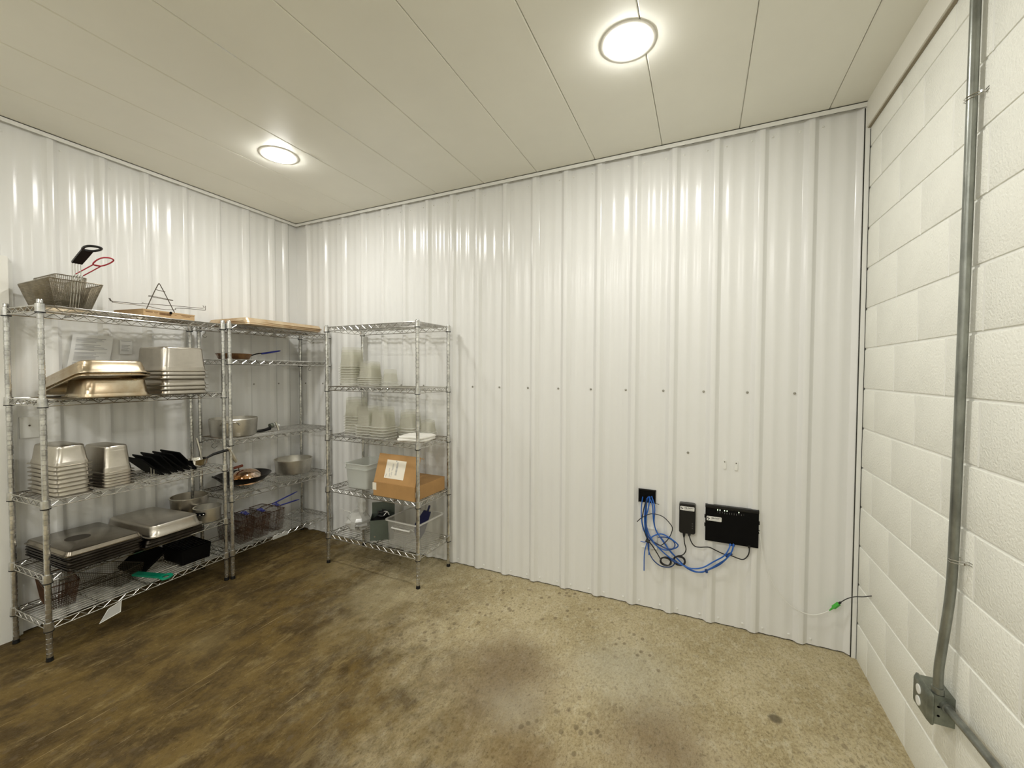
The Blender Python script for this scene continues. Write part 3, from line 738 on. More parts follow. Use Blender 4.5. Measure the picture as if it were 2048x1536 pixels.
O('slats', sl, M['black'], gr)
rk = E('wire_rack', (0.36, -1.30, z5), 'small chrome wire rack lying in front of the black griddle plate', 'rack')
mb = MB()
for k in range(6): mb.tube([(-0.03 - 0.025 * k, -0.10, 0.012), (-0.03 - 0.025 * k, 0.17, 0.012)], 0.002, 5)
O('wires', mb, M['chrome'], rk)
O('frame', rim_mesh(0.17, 0.28, 0.012).__class__().tube([(-0.01, -0.10, 0.006), (-0.01, 0.17, 0.006), (-0.17, 0.17, 0.006), (-0.17, -0.10, 0.006)], 0.003, 6, closed=True), M['chrome'], rk)
# clear tag hanging from the shelf edge
tg = E('shelf_tag', (0.492, -1.575, z5 - 0.062), 'clear plastic tag holder hanging off the front of the bottom shelf', 'tag', rot=(0, R(-12), R(4)))
tm = MB(); tm.rings([[(-0.001, -0.055, -0.035), (-0.001, 0.04, -0.02), (-0.001, 0.05, 0.035), (-0.001, -0.01, 0.02)], [(0.0015, -0.055, -0.035), (0.0015, 0.04, -0.02), (0.0015, 0.05, 0.035), (0.0015, -0.01, 0.02)]])
O('holder', tm, M['film'], tg)
O('edge', MB().tube([(0.001, -0.055, -0.035), (0.001, 0.04, -0.02), (0.001, 0.05, 0.035), (0.001, -0.01, 0.02)], 0.002, 5, closed=True), M['white'], tg)
O('tie', MB().tube(smooth_path([(0, 0.05, 0.035), (-0.01, 0.07, 0.05), (0.0, 0.11, 0.045), (0, 0.125, 0.065)], 4), 0.0012, 5), M['white'], tg)

# ------------------------------------------------------------------ unit B
zb = BZ[0] + 0.001
bp = MB(); bp.rrect([(0.335, 0.222, 0.03, 0.0), (0.342, 0.229, 0.034, 0.002), (0.342, 0.229, 0.034, 0.005), (0.334, 0.221, 0.03, 0.006), (0.325, 0.212, 0.028, 0.026), (0.318, 0.205, 0.025, 0.029)], seg=4)
bpm = mesh('pan', bp, M['bakedpan'])
for i in range(3):
    O('baking_sheet', bpm, None, None, (0.275 + 0.004 * i, -0.480 - 0.006 * i, zb + 0.0115 * (2 - i)), (0, 0, R(90.5 + 1.2 * i)),
      'large tan baking sheet upside down, %s of three on the corner shelving' % ['topmost', 'middle', 'lowest'][i], 'tray', 'baking sheets on top of the corner shelving')
# frying pans
def fry_pan(loc, rz, r, h, m, grip, label, tilt=0.0, hl=0.20, rise=0.05):
    t = E('frying_pan', loc, label, 'pan', 'frying pans on the corner shelving', (tilt, 0, rz))
    O('body', MB().lathe([(r * 0.80, 0), (r * 0.84, 0.003), (r, h), (r + 0.002, h + 0.001), (r - 0.002, h), (r * 0.82, 0.005), (0.002, 0.004)], 36), M[m], t)
    O('handle', MB().tube([(r - 0.004, 0, h - 0.01), (r + 0.03, 0, h + 0.004), (r + 0.09, 0, h + 0.3 * rise + 0.005)], [0.009, 0.008, 0.007], 8, flat=0.5), M['blackmatte'], t)
    O('grip', MB().tube([(r + 0.07, 0, h + 0.25 * rise), (r + 0.1, 0, h + 0.4 * rise), (r + hl, 0, h + rise), (r + hl + 0.01, 0, h + rise + 0.002)], [0.010, 0.011, 0.009, 0.004], 8, flat=0.7), M[grip], t)
fry_pan((0.300, -0.770, BZ[1] + 0.001), R(75), 0.115, 0.042, 'pansteel', 'bluegrip', 'burnt brown frying pan with blue grip on the second corner shelf', rise=0.035)
pot((0.235, -0.740, BZ[2] + 0.001), 0.150, 0.132, 'aluminum', 'wide aluminum braising pot with loop handles on the middle corner shelf', flare=1.06, t=0.004, rim=False, handles='loop', rz=R(-40), name='braising_pot')
t = E('immersion_tool', (0.30, -0.60, BZ[2] + 0.003), 'black utensil handle with shiny metal ends right of the braising pot', 'utensil')
O('handle', MB().tube([(0.0, -0.01, 0.010), (0.0, 0.06, 0.014), (0.0, 0.105, 0.024)], [0.009, 0.012, 0.014], 10), M['black'], t)
O('collar_ring', MB().tube([(0.0, 0.105, 0.040), (0.0, 0.130, 0.046)], [0.022, 0.020], 12), M['jbox'], t)
O('metal_tip', MB().tube([(0.02, 0.138, 0.072), (0.03, 0.150, 0.03), (0.035, 0.155, 0.002)], [0.008, 0.009, 0.008], 8), M['dome2'], t)
O('end_cap', MB().tube([(-0.01, 0.155, 0.050), (0.0, 0.185, 0.035)], [0.013, 0.011], 8), M['white'], t)
# wok with steel bowl upside down in it
t = E('wok', (0.215, -0.660, BZ[3] + 0.001), 'wide black wok on the corner shelving beneath the braising pot', 'wok')
O('body', MB().lathe([(0.05, 0), (0.10, 0.012), (0.150, 0.040), (0.190, 0.080), (0.192, 0.082), (0.188, 0.080), (0.148, 0.043), (0.098, 0.016), (0.04, 0.004)], 40), M['wokm'], t)
O('handle', MB().tube([(-0.02, -0.185, 0.085), (-0.02, -0.215, 0.105), (0.02, -0.215, 0.105), (0.02, -0.185, 0.085)], 0.006, 7), M['wokm'], t)
t = E('mixing_bowl', (0.235, -0.650, BZ[3] + 0.020), 'shiny steel bowl lying upside down inside the black wok', 'bowl')
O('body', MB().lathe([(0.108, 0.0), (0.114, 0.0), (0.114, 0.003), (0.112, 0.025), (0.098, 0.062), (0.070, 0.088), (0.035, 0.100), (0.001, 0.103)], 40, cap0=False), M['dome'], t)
O('wooden_handle', MB().tube([(-0.03, -0.11, 0.118), (-0.03, -0.01, 0.128)], 0.010, 10), M['wood'], t, label='reddish brown wooden handle')
O('handle_stem', MB().tube([(-0.03, -0.04, 0.085), (-0.03, -0.04, 0.13)], 0.004, 6), M['darkwire'], t)
pot((0.205, -0.215, BZ[3] + 0.001), 0.140, 0.122, 'aluminum', 'round aluminum cake pan right of the wok near the room corner', flare=1.07, t=0.003, name='cake_pan')
# rusty fry baskets with blue grips on the bottom shelf
zb5 = BZ[4] + 0.001
for i, (x, y, lab, hh) in enumerate(((0.28, -0.765, 'rusty fry basket with blue grip next to the left-hand shelving post', 0.175), (0.28, -0.640, 'rusty fry basket, middle of three on the bottom corner shelf', 0.16), (0.27, -0.510, 'rusty fry basket nearest the room corner on the bottom shelf', 0.165))):
    fry_basket((x, y, zb5), (0, 0, R(3)), 0.27, 0.115, hh, 'rustbasket', lab, 'bluegrip',
               [(0.11, 0, 0.01), (0.137, 0, hh), (0.137, 0, hh + 0.035)], [(0.137, 0, hh + 0.035), (0.10, 0, hh + 0.045), (0.08, 0, hh + 0.048)], 0.003, n=3, pitch=0.010, taper=0.015, group='rusty fry baskets on the bottom corner shelf')
# long blue grips of the baskets pointing to the corner
for i, (a, b, lab) in enumerate((((0.31, -0.66, 0.375), (0.30, -0.255, 0.445), 'upper blue coated basket handle pointing to the room corner'), ((0.31, -0.58, 0.372), (0.30, -0.235, 0.372), 'lower blue coated basket handle pointing to the room corner'))):
    t = E('skimmer', a, lab, 'utensil')
    A_, B_ = Vector((0, 0, 0)), Vector(b) - Vector(a)
    O('wire_neck', MB().tube([A_ + Vector((0, 0.0, 0)), A_.lerp(B_, 0.2) + Vector((0.0, 0, 0.02)), A_.lerp(B_, 0.5)], 0.003, 6), M['rustbasket'], t)
    O('grip', MB().tube([A_.lerp(B_, 0.48), A_.lerp(B_, 0.9), B_], [0.0055, 0.006, 0.003], 8), M['bluegrip'], t)
    O('rest_wire', MB().tube([(0, 0, 0), (0, 0.0, -0.02)], 0.003, 6), M['rustbasket'], t)
t = E('shelf_label_holder', (0.458, -0.528, zb5 - 0.022), 'pale plastic label holder clipped on the bottom corner shelf edge', 'tag')
O('holder', MB().box(-0.001, 0.002, -0.065, 0.065, -0.014, 0.012), M['film'], t)
O('clip', MB().tube([(0.0, -0.04, 0.012), (0.003, -0.02, 0.022), (0.0, 0.0, 0.012)], 0.002, 5).tube([(0.0, 0.02, 0.012), (0.003, 0.035, 0.022), (0.0, 0.05, 0.012)], 0.002, 5), M['white'], t)
# hooks hanging from shelf frames
def hook(loc, lab, s=1.0, rz=0):
    pts = smooth_path([(0, 0, 0.006), (0, 0.010 * s, 0.0), (0, 0.004, -0.018 * s), (0, -0.012 * s, -0.034 * s), (0, 0.002, -0.048 * s), (0, 0.018 * s, -0.038 * s)], 4)
    O('wire_hook', MB().tube(pts, 0.0016, 5), M['darkwire'], None, loc, (0, 0, rz), lab, 'hook', 'wire hooks hanging from the shelves')
hook((0.085, -0.80, BZ[2] - 0.036), 'dark wire hook hanging below the braising pot', 1.4)
hook((0.46, -0.25, BZ[1] - 0.037), 'wire hook hanging below the frying pan shelf near the room corner', 0.9)
hook((0.07, -0.845, BZ[0] - 0.037), 'wire hook under the top corner shelf beside the back posts', 1.0)
hook((0.235, -0.03, BZ[0] - 0.037), 'wire hook under the top corner shelf at its far right end', 0.8)

# ------------------------------------------------------------------ unit C: clear containers
def cont_mesh(Lx, Wy, D):
    return pan_mesh(Lx, Wy, D, 0.022, m='clear', step=True, taper=0.0035, fl=0.005)
def rim_part(Lx, Wy):
    a, b = Lx / 2, Wy / 2; mb = MB()
    mb.rrect([(a - 0.008, b - 0.008, 0.018, 0.0002), (a + 0.0005, b + 0.0005, 0.022, 0.0002), (a + 0.0005, b + 0.0005, 0.022, 0.0045), (a - 0.008, b - 0.008, 0.018, 0.0045)], cap0=False, cap1=False)
    mb.f.append(None) if False else None
    return mesh('rim', mb, M['clearrim'], 40)
def clear_stack(x, y, z, Lx, Wy, D, n, dz, where, rz=0):
    cm = cont_mesh(Lx, Wy, D); rm = rim_part(Lx, Wy)
    for i in range(n):
        o = O('food_container', cm, None, None, (x, y, z + dz * (n - 1 - i)), (0, 0, rz + random.uniform(-0.01, 0.01)),
              ('clear plastic container, %s of %s' % (ordl(i, n), where)) if n > 1 else 'clear plastic food container, ' + where, 'container', 'clear plastic food containers')
        O('rim', rm, None, o)
zc2, zc3 = CZ[1] + 0.001, CZ[2] + 0.001
clear_stack(1.015, -0.315, zc2, 0.148, 0.150, 0.150, 9, 0.0185, 'the tallest stack, second shelf', R(2))
clear_stack(1.175, -0.290, zc2, 0.145, 0.145, 0.125, 5, 0.0160, 'the shorter stack, second shelf', R(-2))
clear_stack(1.305, -0.215, zc2, 0.105, 0.115, 0.100, 2, 0.030, 'the small pair, second shelf')
clear_stack(1.030, -0.285, zc3, 0.150, 0.150, 0.150, 8, 0.0200, 'the leftmost stack, third shelf', R(2))
clear_stack(1.188, -0.325, zc3, 0.140, 0.150, 0.150, 5, 0.0200, 'the second stack from left, third shelf', R(1))
clear_stack(1.338, -0.330, zc3, 0.150, 0.155, 0.150, 5, 0.0200, 'the stack beside the towels', R(-1))
clear_stack(1.455, -0.165, zc3, 0.145, 0.145, 0.140, 4, 0.0200, 'the stack behind the towels, third shelf', R(2))
clear_stack(1.590, -0.125, zc3, 0.115, 0.115, 0.095, 3, 0.014, 'the low stack, third shelf')
# folded towels
def towel(loc, a, b, h, rz, lab, seed):
    rnd = random.Random(seed); n = 14; mb = MB(); vs = []
    rows = []
    ph = rnd.uniform(0, 6)
    for s_, zz in ((0.97, 0.0), (1.0, h * 0.3), (1.0, h * 0.7), (0.96, h)):
        ring = []
        for k in range(40):
            t_ = 2 * math.pi * k / 40; c, s = math.cos(t_), math.sin(t_)
            e = 0.35
            x = a * math.copysign(abs(c) ** e, c); y = b * math.copysign(abs(s) ** e, s)
            w = 1 + 0.02 * math.sin(5 * t_ + ph) + 0.015 * math.sin(9 * t_ + 2 * ph)
            ring.append((x * w * s_, y * w * s_, zz + 0.0015 * math.sin(7 * t_ + ph)))
        rows.append(ring)
    mb.rings(rows)
    O('folded_towel', mb, M['cloth'], None, loc, (0, 0, rz), lab, 'towel', 'folded white towels on the third shelf')
towel((1.620, -0.300, zc3), 0.115, 0.105, 0.016, R(12), 'folded white towel, lower one under its pair on the third shelf', 1)
towel((1.628, -0.302, zc3 + 0.0175), 0.108, 0.098, 0.016, R(4), 'folded white towel with small round mark, upper one of the pair', 2)
# frosted bin with black clip
zc4 = CZ[3] + 0.001
t = E('plastic_bin', (1.115, -0.255, zc4), 'frosted white plastic bin standing left of the brown carton', 'bin')
fb = MB(); fb.rrect([(0.095, 0.115, 0.02, 0.0), (0.100, 0.120, 0.022, 0.006), (0.112, 0.132, 0.024, 0.185), (0.122, 0.142, 0.026, 0.188), (0.122, 0.142, 0.026, 0.192), (0.110, 0.130, 0.022, 0.192), (0.097, 0.117, 0.02, 0.008), (0.09, 0.11, 0.018, 0.003)], seg=4)
O('body', fb, M['frosted'], t)
O('ledge', MB().rrect([(0.1105, 0.1305, 0.024, 0.150), (0.117, 0.137, 0.026, 0.150), (0.117, 0.137, 0.026, 0.157), (0.1105, 0.1305, 0.024, 0.157)], cap0=False, cap1=False), M['frosted'], t)
O('clip', MB().box(-0.028, 0.006, -0.012, 0.012, 0, 0.012), M['black'], t, (-0.115, -0.06, 0.115), label='black clip')
# carton with raised lid
t = E('carton', (1.545, -0.285, zc4), 'open brown cardboard carton with shipping label on its raised lid', 'box', rot=(0, 0, R(-1)))
O('body', MB().box(-0.205, 0.170, -0.155, 0.195, 0.0, 0.098), M['carton'], t)
lid = E('lid', (0, -0.155, 0.099)); lid.parent = t
lm = MB().box(-0.205, 0.168, 0.0, 0.004, 0.0, 0.205)
lid_o = O('lid', lm, M['carton'], t, (0, -0.150, 0.0985), (R(-18), 0, R(0)))
bpy.data.objects.remove(lid)
O('lid_edge', MB().box(-0.205, 0.168, 0.004, 0.045, 0.197, 0.201), M['carton'], lid_o)
lb = O('shipping_label', MB().box(-0.120, 0.055, -0.0006, 0.0, 0.035, 0.165), M['label'], lid_o, label='cream shipping label with barcode')
ink = MB()
rnd = random.Random(5)
z = 0.062
while z < 0.150:
    h_ = rnd.uniform(0.0012, 0.004); ink.box(-0.028, -0.012, -0.0009, -0.0006, z, z + h_); z += h_ + rnd.uniform(0.0012, 0.003)
for x0, za, zb_ in ((-0.062, 0.09, 0.14), (-0.055, 0.095, 0.138), (-0.085, 0.08, 0.105), (-0.075, 0.045, 0.075), (-0.060, 0.045, 0.080), (-0.106, 0.045, 0.065)):
    z = za
    while z < zb_:
        h_ = rnd.uniform(0.002, 0.006); ink.box(x0, x0 + 0.004, -0.0009, -0.0006, z, z + h_); z += h_ + 0.002
ink.box(-0.036, -0.029, -0.0009, -0.0006, 0.156, 0.163)
pi_ = O('label_print', ink, M['greyprint'], lid_o, kind='stuff')
dm_ = MB().add([(-0.204, -0.1565, 0.06), (-0.170, -0.1565, 0.095), (-0.188, -0.1565, 0.035), (-0.204, -0.158, 0.03), (-0.204, -0.1575, 0.06), (-0.170, -0.158, 0.095), (-0.188, -0.158, 0.035)], [(0, 3, 2, 1), (4, 5, 6)])
O('tape_label', MB().box(-0.212, -0.176, -0.1562, -0.1552, 0.040, 0.092).box(-0.2062, -0.2052, -0.1552, -0.12, 0.045, 0.088), M['label'], t, label='small white corner sticker')
O('side_label', MB().box(0.1702, 0.1710, -0.146, -0.100, 0.028, 0.062), M['label'], t, label='small white sticker on the side')
O('flap_seam', MB().box(-0.0005, 0.0005, -0.150, 0.190, 0.098, 0.0988), M['print'], t)

# --- bottom shelf of unit C
zc5 = CZ[4] + 0.001
t = E('metal_caddy', (1.285, -0.285, zc5), 'grey-green open metal box full of black parts on the bottom shelf', 'box', rot=(0, 0, R(38)))
gb = MB(); gb.rrect([(0.085, 0.085, 0.004, 0.0), (0.085, 0.085, 0.004, 0.150), (0.082, 0.082, 0.003, 0.150), (0.082, 0.082, 0.003, 0.004)], seg=2)
O('body', gb, M['greybox'], t)
O('back_plate', MB().box(-0.085, 0.085, 0.0855, 0.0885, 0.02, 0.235), M['greybox'], t)
O('cord', MB().tube(smooth_path([(0.04 * math.cos(a * 1.3) * (1 - 0.02 * a), 0.035 * math.sin(a * 1.3), 0.150 + 0.004 * a + 0.008 * math.sin(a)) for a in range(12)], 4), 0.006, 6), M['blackcable'], t)
O('filling', MB().lathe([(0.078, 0.125), (0.06, 0.145), (0.03, 0.152), (0.002, 0.150)], 10), M['blackmatte'], t)
O('bright_tie', MB().tube(smooth_path([(0.0, -0.02, 0.185), (0.02, -0.03, 0.197), (0.04, -0.035, 0.19), (0.05, -0.03, 0.165)], 4), 0.0028, 5).tube([(0.012, -0.05, 0.172), (0.03, -0.034, 0.19)], 0.0028, 5), M['white'], t)
O('rivet', MB().lathe([(0.007, 0), (0.006, 0.003)], 8), M['chrome'], t, (-0.05, -0.085, 0.03), (R(90), 0, 0))
t = E('clear_tub', (1.565, -0.255, zc5), 'rectangular clear plastic tub holding a blue scoop on the bottom shelf', 'tub', rot=(0, 0, R(-2)))
tb_ = MB(); tb_.rrect([(0.132, 0.132, 0.02, 0.0), (0.138, 0.138, 0.024, 0.006), (0.145, 0.145, 0.026, 0.175), (0.155, 0.155, 0.028, 0.178), (0.155, 0.155, 0.028, 0.184), (0.143, 0.143, 0.024, 0.184), (0.129, 0.129, 0.02, 0.009), (0.12, 0.12, 0.018, 0.003)], seg=5)
O('body', tb_, M['cleartub'], t)
O('rim', MB().rrect([(0.145, 0.145, 0.026, 0.178), (0.1565, 0.1565, 0.028, 0.178), (0.1565, 0.1565, 0.028, 0.185), (0.145, 0.145, 0.026, 0.185)], cap0=False, cap1=False), M['clearrim'], t)
O('handle', MB().tube(smooth_path([(-0.075, -0.146, 0.135), (-0.07, -0.158, 0.136), (0.07, -0.158, 0.136), (0.075, -0.146, 0.135)], 4), 0.006, 7), M['clearrim'], t)
t = E('scoop', (1.600, -0.265, zc5 + 0.0105), 'dark blue plastic scoop standing inside the clear tub', 'scoop', rot=(0, R(12), R(12)))
O('blade', MB().rings([[(-0.01, -0.004, 0), (0.01, -0.004, 0), (0.01, 0.004, 0), (-0.01, 0.004, 0)], [(-0.042, -0.006, 0.07), (0.038, -0.006, 0.07), (0.038, 0.006, 0.07), (-0.042, 0.006, 0.07)],
                       [(-0.045, -0.006, 0.12), (0.045, -0.006, 0.12), (0.045, 0.006, 0.12), (-0.045, 0.006, 0.12)], [(0.0, -0.005, 0.235), (0.055, -0.005, 0.235), (0.055, 0.005, 0.235), (0.0, 0.005, 0.235)]]), M['bluescoop'], t)
O('handle', MB().tube([(0.03, 0, 0.23), (0.036, 0, 0.28)], 0.008, 8), M['bluescoop'], t)
# plastic bag of small hardware
t = E('plastic_bag', (1.03, -0.285, zc5), 'crumpled clear plastic bag of small parts on the bottom shelf', 'bag')
rnd = random.Random(9)
def crumple(c, a, b, h, n=12, m=9, seed=0, neck=None):
    rn = random.Random(seed); rows = []
    for j in range(m):
        t_ = j / (m - 1); prof = math.sin(math.pi * (0.12 + 0.80 * t_)) ** 0.7; ring = []
        for k in range(n):
            an = 2 * math.pi * k / n; w = prof * (1 + rn.uniform(-0.16, 0.16))
            ring.append((c[0] + a * w * math.cos(an) + rn.uniform(-0.004, 0.004), c[1] + b * w * math.sin(an), c[2] + h * t_ + rn.uniform(-0.005, 0.005) * (0 < j)))
        rows.append(ring)
    return MB().rings(rows)
O('film', crumple((0, 0, 0.002), 0.10, 0.085, 0.15, seed=4), M['film'], t, sharp=10)
O('film_neck', crumple((0.05, 0.0, 0.12), 0.035, 0.03, 0.16, seed=6, n=9), M['film'], t, sharp=10)
O('twisted_corner', MB().tube(smooth_path([(-0.16, -0.02, 0.155), (-0.09, -0.03, 0.15), (-0.045, -0.03, 0.145), (0.0, -0.035, 0.125), (0.04, -0.05, 0.09)], 4), [0.002] + [0.003] * 15 + [0.002], 5).tube(smooth_path([(-0.045, -0.03, 0.145), (0.01, -0.02, 0.185), (0.035, 0.0, 0.25)], 4), 0.0025, 5), M['film'], t)
for k in range(26):
    a = rnd.uniform(0, 6.28); rr = rnd.uniform(0.0, 0.055)
    p = (rr * math.cos(a) , rr * math.sin(a) * 0.8, 0.012 + rnd.uniform(0, 0.055))
    r_ = rnd.uniform(0.005, 0.011)
    mb = MB().lathe([(r_ * 0.5, 0), (r_, 0.003), (r_, 0.010), (r_ * 0.5, 0.013)], 6)
    O('small_part', mb, M['bits'] if k % 3 else M['blackmatte'], t, p, (rnd.uniform(0, 3), rnd.uniform(0, 3), rnd.uniform(0, 3)))

# ------------------------------------------------------------------ electrical things on the back wall
def cable(name, pts, r, m, label, group=None, cat='cable', y=-0.04, wave=0.010, ys=None):
    n = len(pts); out = []
    for i, (x, z) in enumerate(pts):
        yy = ys[i] if ys else y + wave * math.sin(i * 1.7 + len(pts))
        out.append((x, yy, z))
    sm = smooth_path(out, 5); o0 = Vector(out[0])
    return O(name, MB().tube([p - o0 for p in sm], r, 7), M[m], None, o0, label=label, cat=cat, group=group)
t = E('cable_pass_through', (3.180, 0, 0.714), 'black rectangular cable opening in the metal wall', 'opening')
O('frame', MB().box(-0.050, 0.050, -0.010, -0.0008, -0.041, 0.041), M['blackmatte'], t)
O('lip', MB().box(-0.053, 0.053, -0.014, -0.010, 0.036, 0.044).box(-0.053, -0.049, -0.014, -0.010, -0.042, 0.036).box(0.047, 0.051, -0.014, -0.010, -0.042, 0.036), M['black'], t)
O('wire_stub', MB().tube([(0.04, -0.012, -0.036), (0.072, -0.014, -0.042)], 0.0018, 5), M['blackcable'], t)
t = E('junction_box', (3.196, 0, 0.455), 'white surface box half hidden behind the cable bundle', 'junction box')
O('body', MB().box(-0.046, 0.046, -0.022, -0.0008, -0.062, 0.062), M['panel'], t)
O('cover_lip', MB().box(-0.048, 0.048, -0.026, -0.022, 0.058, 0.063).box(-0.048, 0.048, -0.026, -0.022, -0.064, -0.060), M['white'], t)
r_ = 0.0038
g_ = 'blue network cables on the back wall'
cable('network_cable', [(3.1922, .7217), (3.2171, .6738), (3.2222, .5893), (3.2351, .523), (3.2676, .4732), (3.3076, .4253), (3.3393, .3891), (3.3706, .3532), (3.4168, .3208), (3.4694, .3109), (3.5243, .3265), (3.5777, .3699), (3.623, .4191), (3.6502, .4643), (3.6617, .5062)], r_, 'bluecable', 'bright blue network cable curving lowest from wall opening to router', g_, y=-0.046)
cable('network_cable', [(3.2003, .7228), (3.1931, .6534), (3.1816, .6002), (3.1824, .5316), (3.2076, .4713), (3.2523, .4237), (3.2885, .3879), (3.3398, .3513), (3.4015, .3343), (3.4505, .3297), (3.5058, .3431), (3.5596, .3865), (3.6121, .4371), (3.636, .4816), (3.6443, .507)], r_, 'bluecable', 'blue network cable running uppermost of the sagging run to the router', g_, y=-0.052)
cable('network_cable', [(3.2084, .7239), (3.2293, .6585), (3.2264, .5728), (3.2393, .5067), (3.2837, .4548), (3.3236, .4029), (3.355, .3711), (3.3939, .3328), (3.4395, .313), (3.4916, .3114), (3.528, .3252), (3.5885, .368), (3.6299, .4245), (3.6553, .4732), (3.6599, .5059)], r_, 'bluecable', 'blue network cable in the middle of the sagging run to the router', g_, y=-0.040)
cable('network_cable', [(3.1883, .7169), (3.1729, .6419), (3.1718, .5643), (3.1788, .4965), (3.2037, .4578), (3.2484, .423), (3.2961, .4105), (3.3466, .4241), (3.3655, .4443), (3.3537, .4673), (3.3146, .4898), (3.2673, .4986), (3.2196, .4777), (3.1997, .4485)], r_, 'bluecable', 'blue network cable making the larger coil beside the white box', g_, y=-0.048)
cable('network_cable', [(3.1822, .7119), (3.179, .6428), (3.1779, .5653), (3.1911, .49), (3.2199, .4521), (3.2602, .4294), (3.3038, .4204), (3.3387, .431), (3.3481, .4537), (3.3303, .4757), (3.295, .4907), (3.2516, .4832)], r_, 'navycable', 'dark blue network cable making the smaller inner coil', g_, y=-0.054)
cable('network_cable', [(3.1557, .7126), (3.1484, .6384), (3.1534, .5614), (3.1665, .5031), (3.1874, .4592), (3.1961, .4134), (3.1989, .358)], 0.0032, 'bluecable', 'blue network cable hanging leftmost from the wall opening', g_, y=-0.038)
cable('network_cable', [(3.1877, .4378), (3.1722, .3659), (3.1696, .2484)], 0.0032, 'bluecable', 'short blue cable tail hanging straight down below the bundle', g_, y=-0.036)
cable('network_cable', [(3.1917, .4385), (3.1945, .383), (3.2214, .3365), (3.2659, .3026), (3.3133, .2974), (3.3403, .3177), (3.3496, .3448)], 0.0034, 'navycable', 'dark blue cable looping lowest under the black cord coil', g_, y=-0.040)
cable('cable_tie', [(3.1468, .4314), (3.170, .435), (3.1917, .4393)], 0.0024, 'bluecable', 'short blue tie end sticking left out of the bundle', None, 'cable tie', y=-0.040)
cable('black_cable', [(3.1286, .5619), (3.1572, .5922), (3.2097, .6194), (3.2736, .6141), (3.3211, .5793), (3.3332, .5476), (3.3184, .4947), (3.2915, .4562), (3.2641, .4386), (3.2321, .4456)], 0.0027, 'blackcable', 'thin black cord making a wide loop around the blue cables', None, y=-0.060)
cable('black_cable', [(3.1784, .6942), (3.1725, .6762), (3.1609, .6186), (3.1534, .5614), (3.1706, .4995), (3.1915, .4557), (3.2204, .4136), (3.2491, .3676), (3.2693, .3417)], 0.0033, 'blackcable', 'black cord running from wall opening down to the coil', None, y=-0.044)
cable('black_cable', [(3.3972, .510), (3.3972, .4999), (3.4015, .4633), (3.4095, .4315), (3.4042, .4056), (3.3893, .3882), (3.3702, .3824)], 0.0032, 'blackcable', 'black cord from the power adapter down to the coil', None, y=-0.034, wave=0.003)
cable('black_cable', [(3.4252, .525), (3.4252, .5172), (3.437, .4821), (3.4561, .4567), (3.4857, .4539), (3.5331, .4646), (3.5693, .4531), (3.6121, .4371), (3.6472, .4358), (3.682, .4286), (3.7094, .4261), (3.7295, .4438), (3.7391, .4731), (3.7386, .5124)], 0.0032, 'blackcable', 'black cord sagging between power adapter and router', None, y=-0.036, wave=0.003)
# coils of the black cord
for (cx, cz, rx, rz_, lab) in ((3.3745, 0.3575, 0.031, 0.027, 'black cord coiled in small loops, right coil'), (3.297, 0.3380, 0.030, 0.024, 'black cord coiled in small loops, left coil')):
    pts = [(rx * (1 - 0.12 * math.sin(a * 0.9)) * math.cos(a * 0.7), -0.05 + 0.002 * math.sin(a * 2.1) + 0.0012 * (a % 5), rz_ * (1 - 0.16 * math.cos(a * 0.55)) * math.sin(a * 0.7)) for a in range(32)]
    O('cord_coil', MB().tube(smooth_path(pts, 3), 0.0030, 6), M['blackcable'], None, (cx, 0, cz), label=lab, cat='cable', group='coiled black cord under the adapter')
O('cable_tie', MB().tube([(-0.012, -0.058, 0.004), (0.012, -0.058, -0.004)], 0.011, 8), M['blackcable'], None, (3.192, 0.0, 0.449), label='black tie bunching the cables left of the coil', cat='cable tie')
O('cable_tie', MB().tube([(-0.014, -0.050, 0.008), (0.016, -0.050, -0.006)], 0.009, 8), M['navycable'], None, (3.342, 0.0, 0.350), label='dark tie holding blue cables to the cord coil', cat='cable tie')
O('cable_tie', MB().tube([(-0.003, -0.046, 0.010), (0.002, -0.046, -0.009)], 0.0075, 8), M['navycable'], None, (3.5226, 0.0, 0.324), label='small dark tie at the lowest sag of the blue cables', cat='cable tie')
O('cable_tie', MB().tube([(-0.016, -0.045, -0.012), (0.016, -0.047, 0.010)], 0.0085, 8), M['navycable'], None, (3.6366, 0.0, 0.4438), label='dark tie gathering the cables just below the router', cat='cable tie')

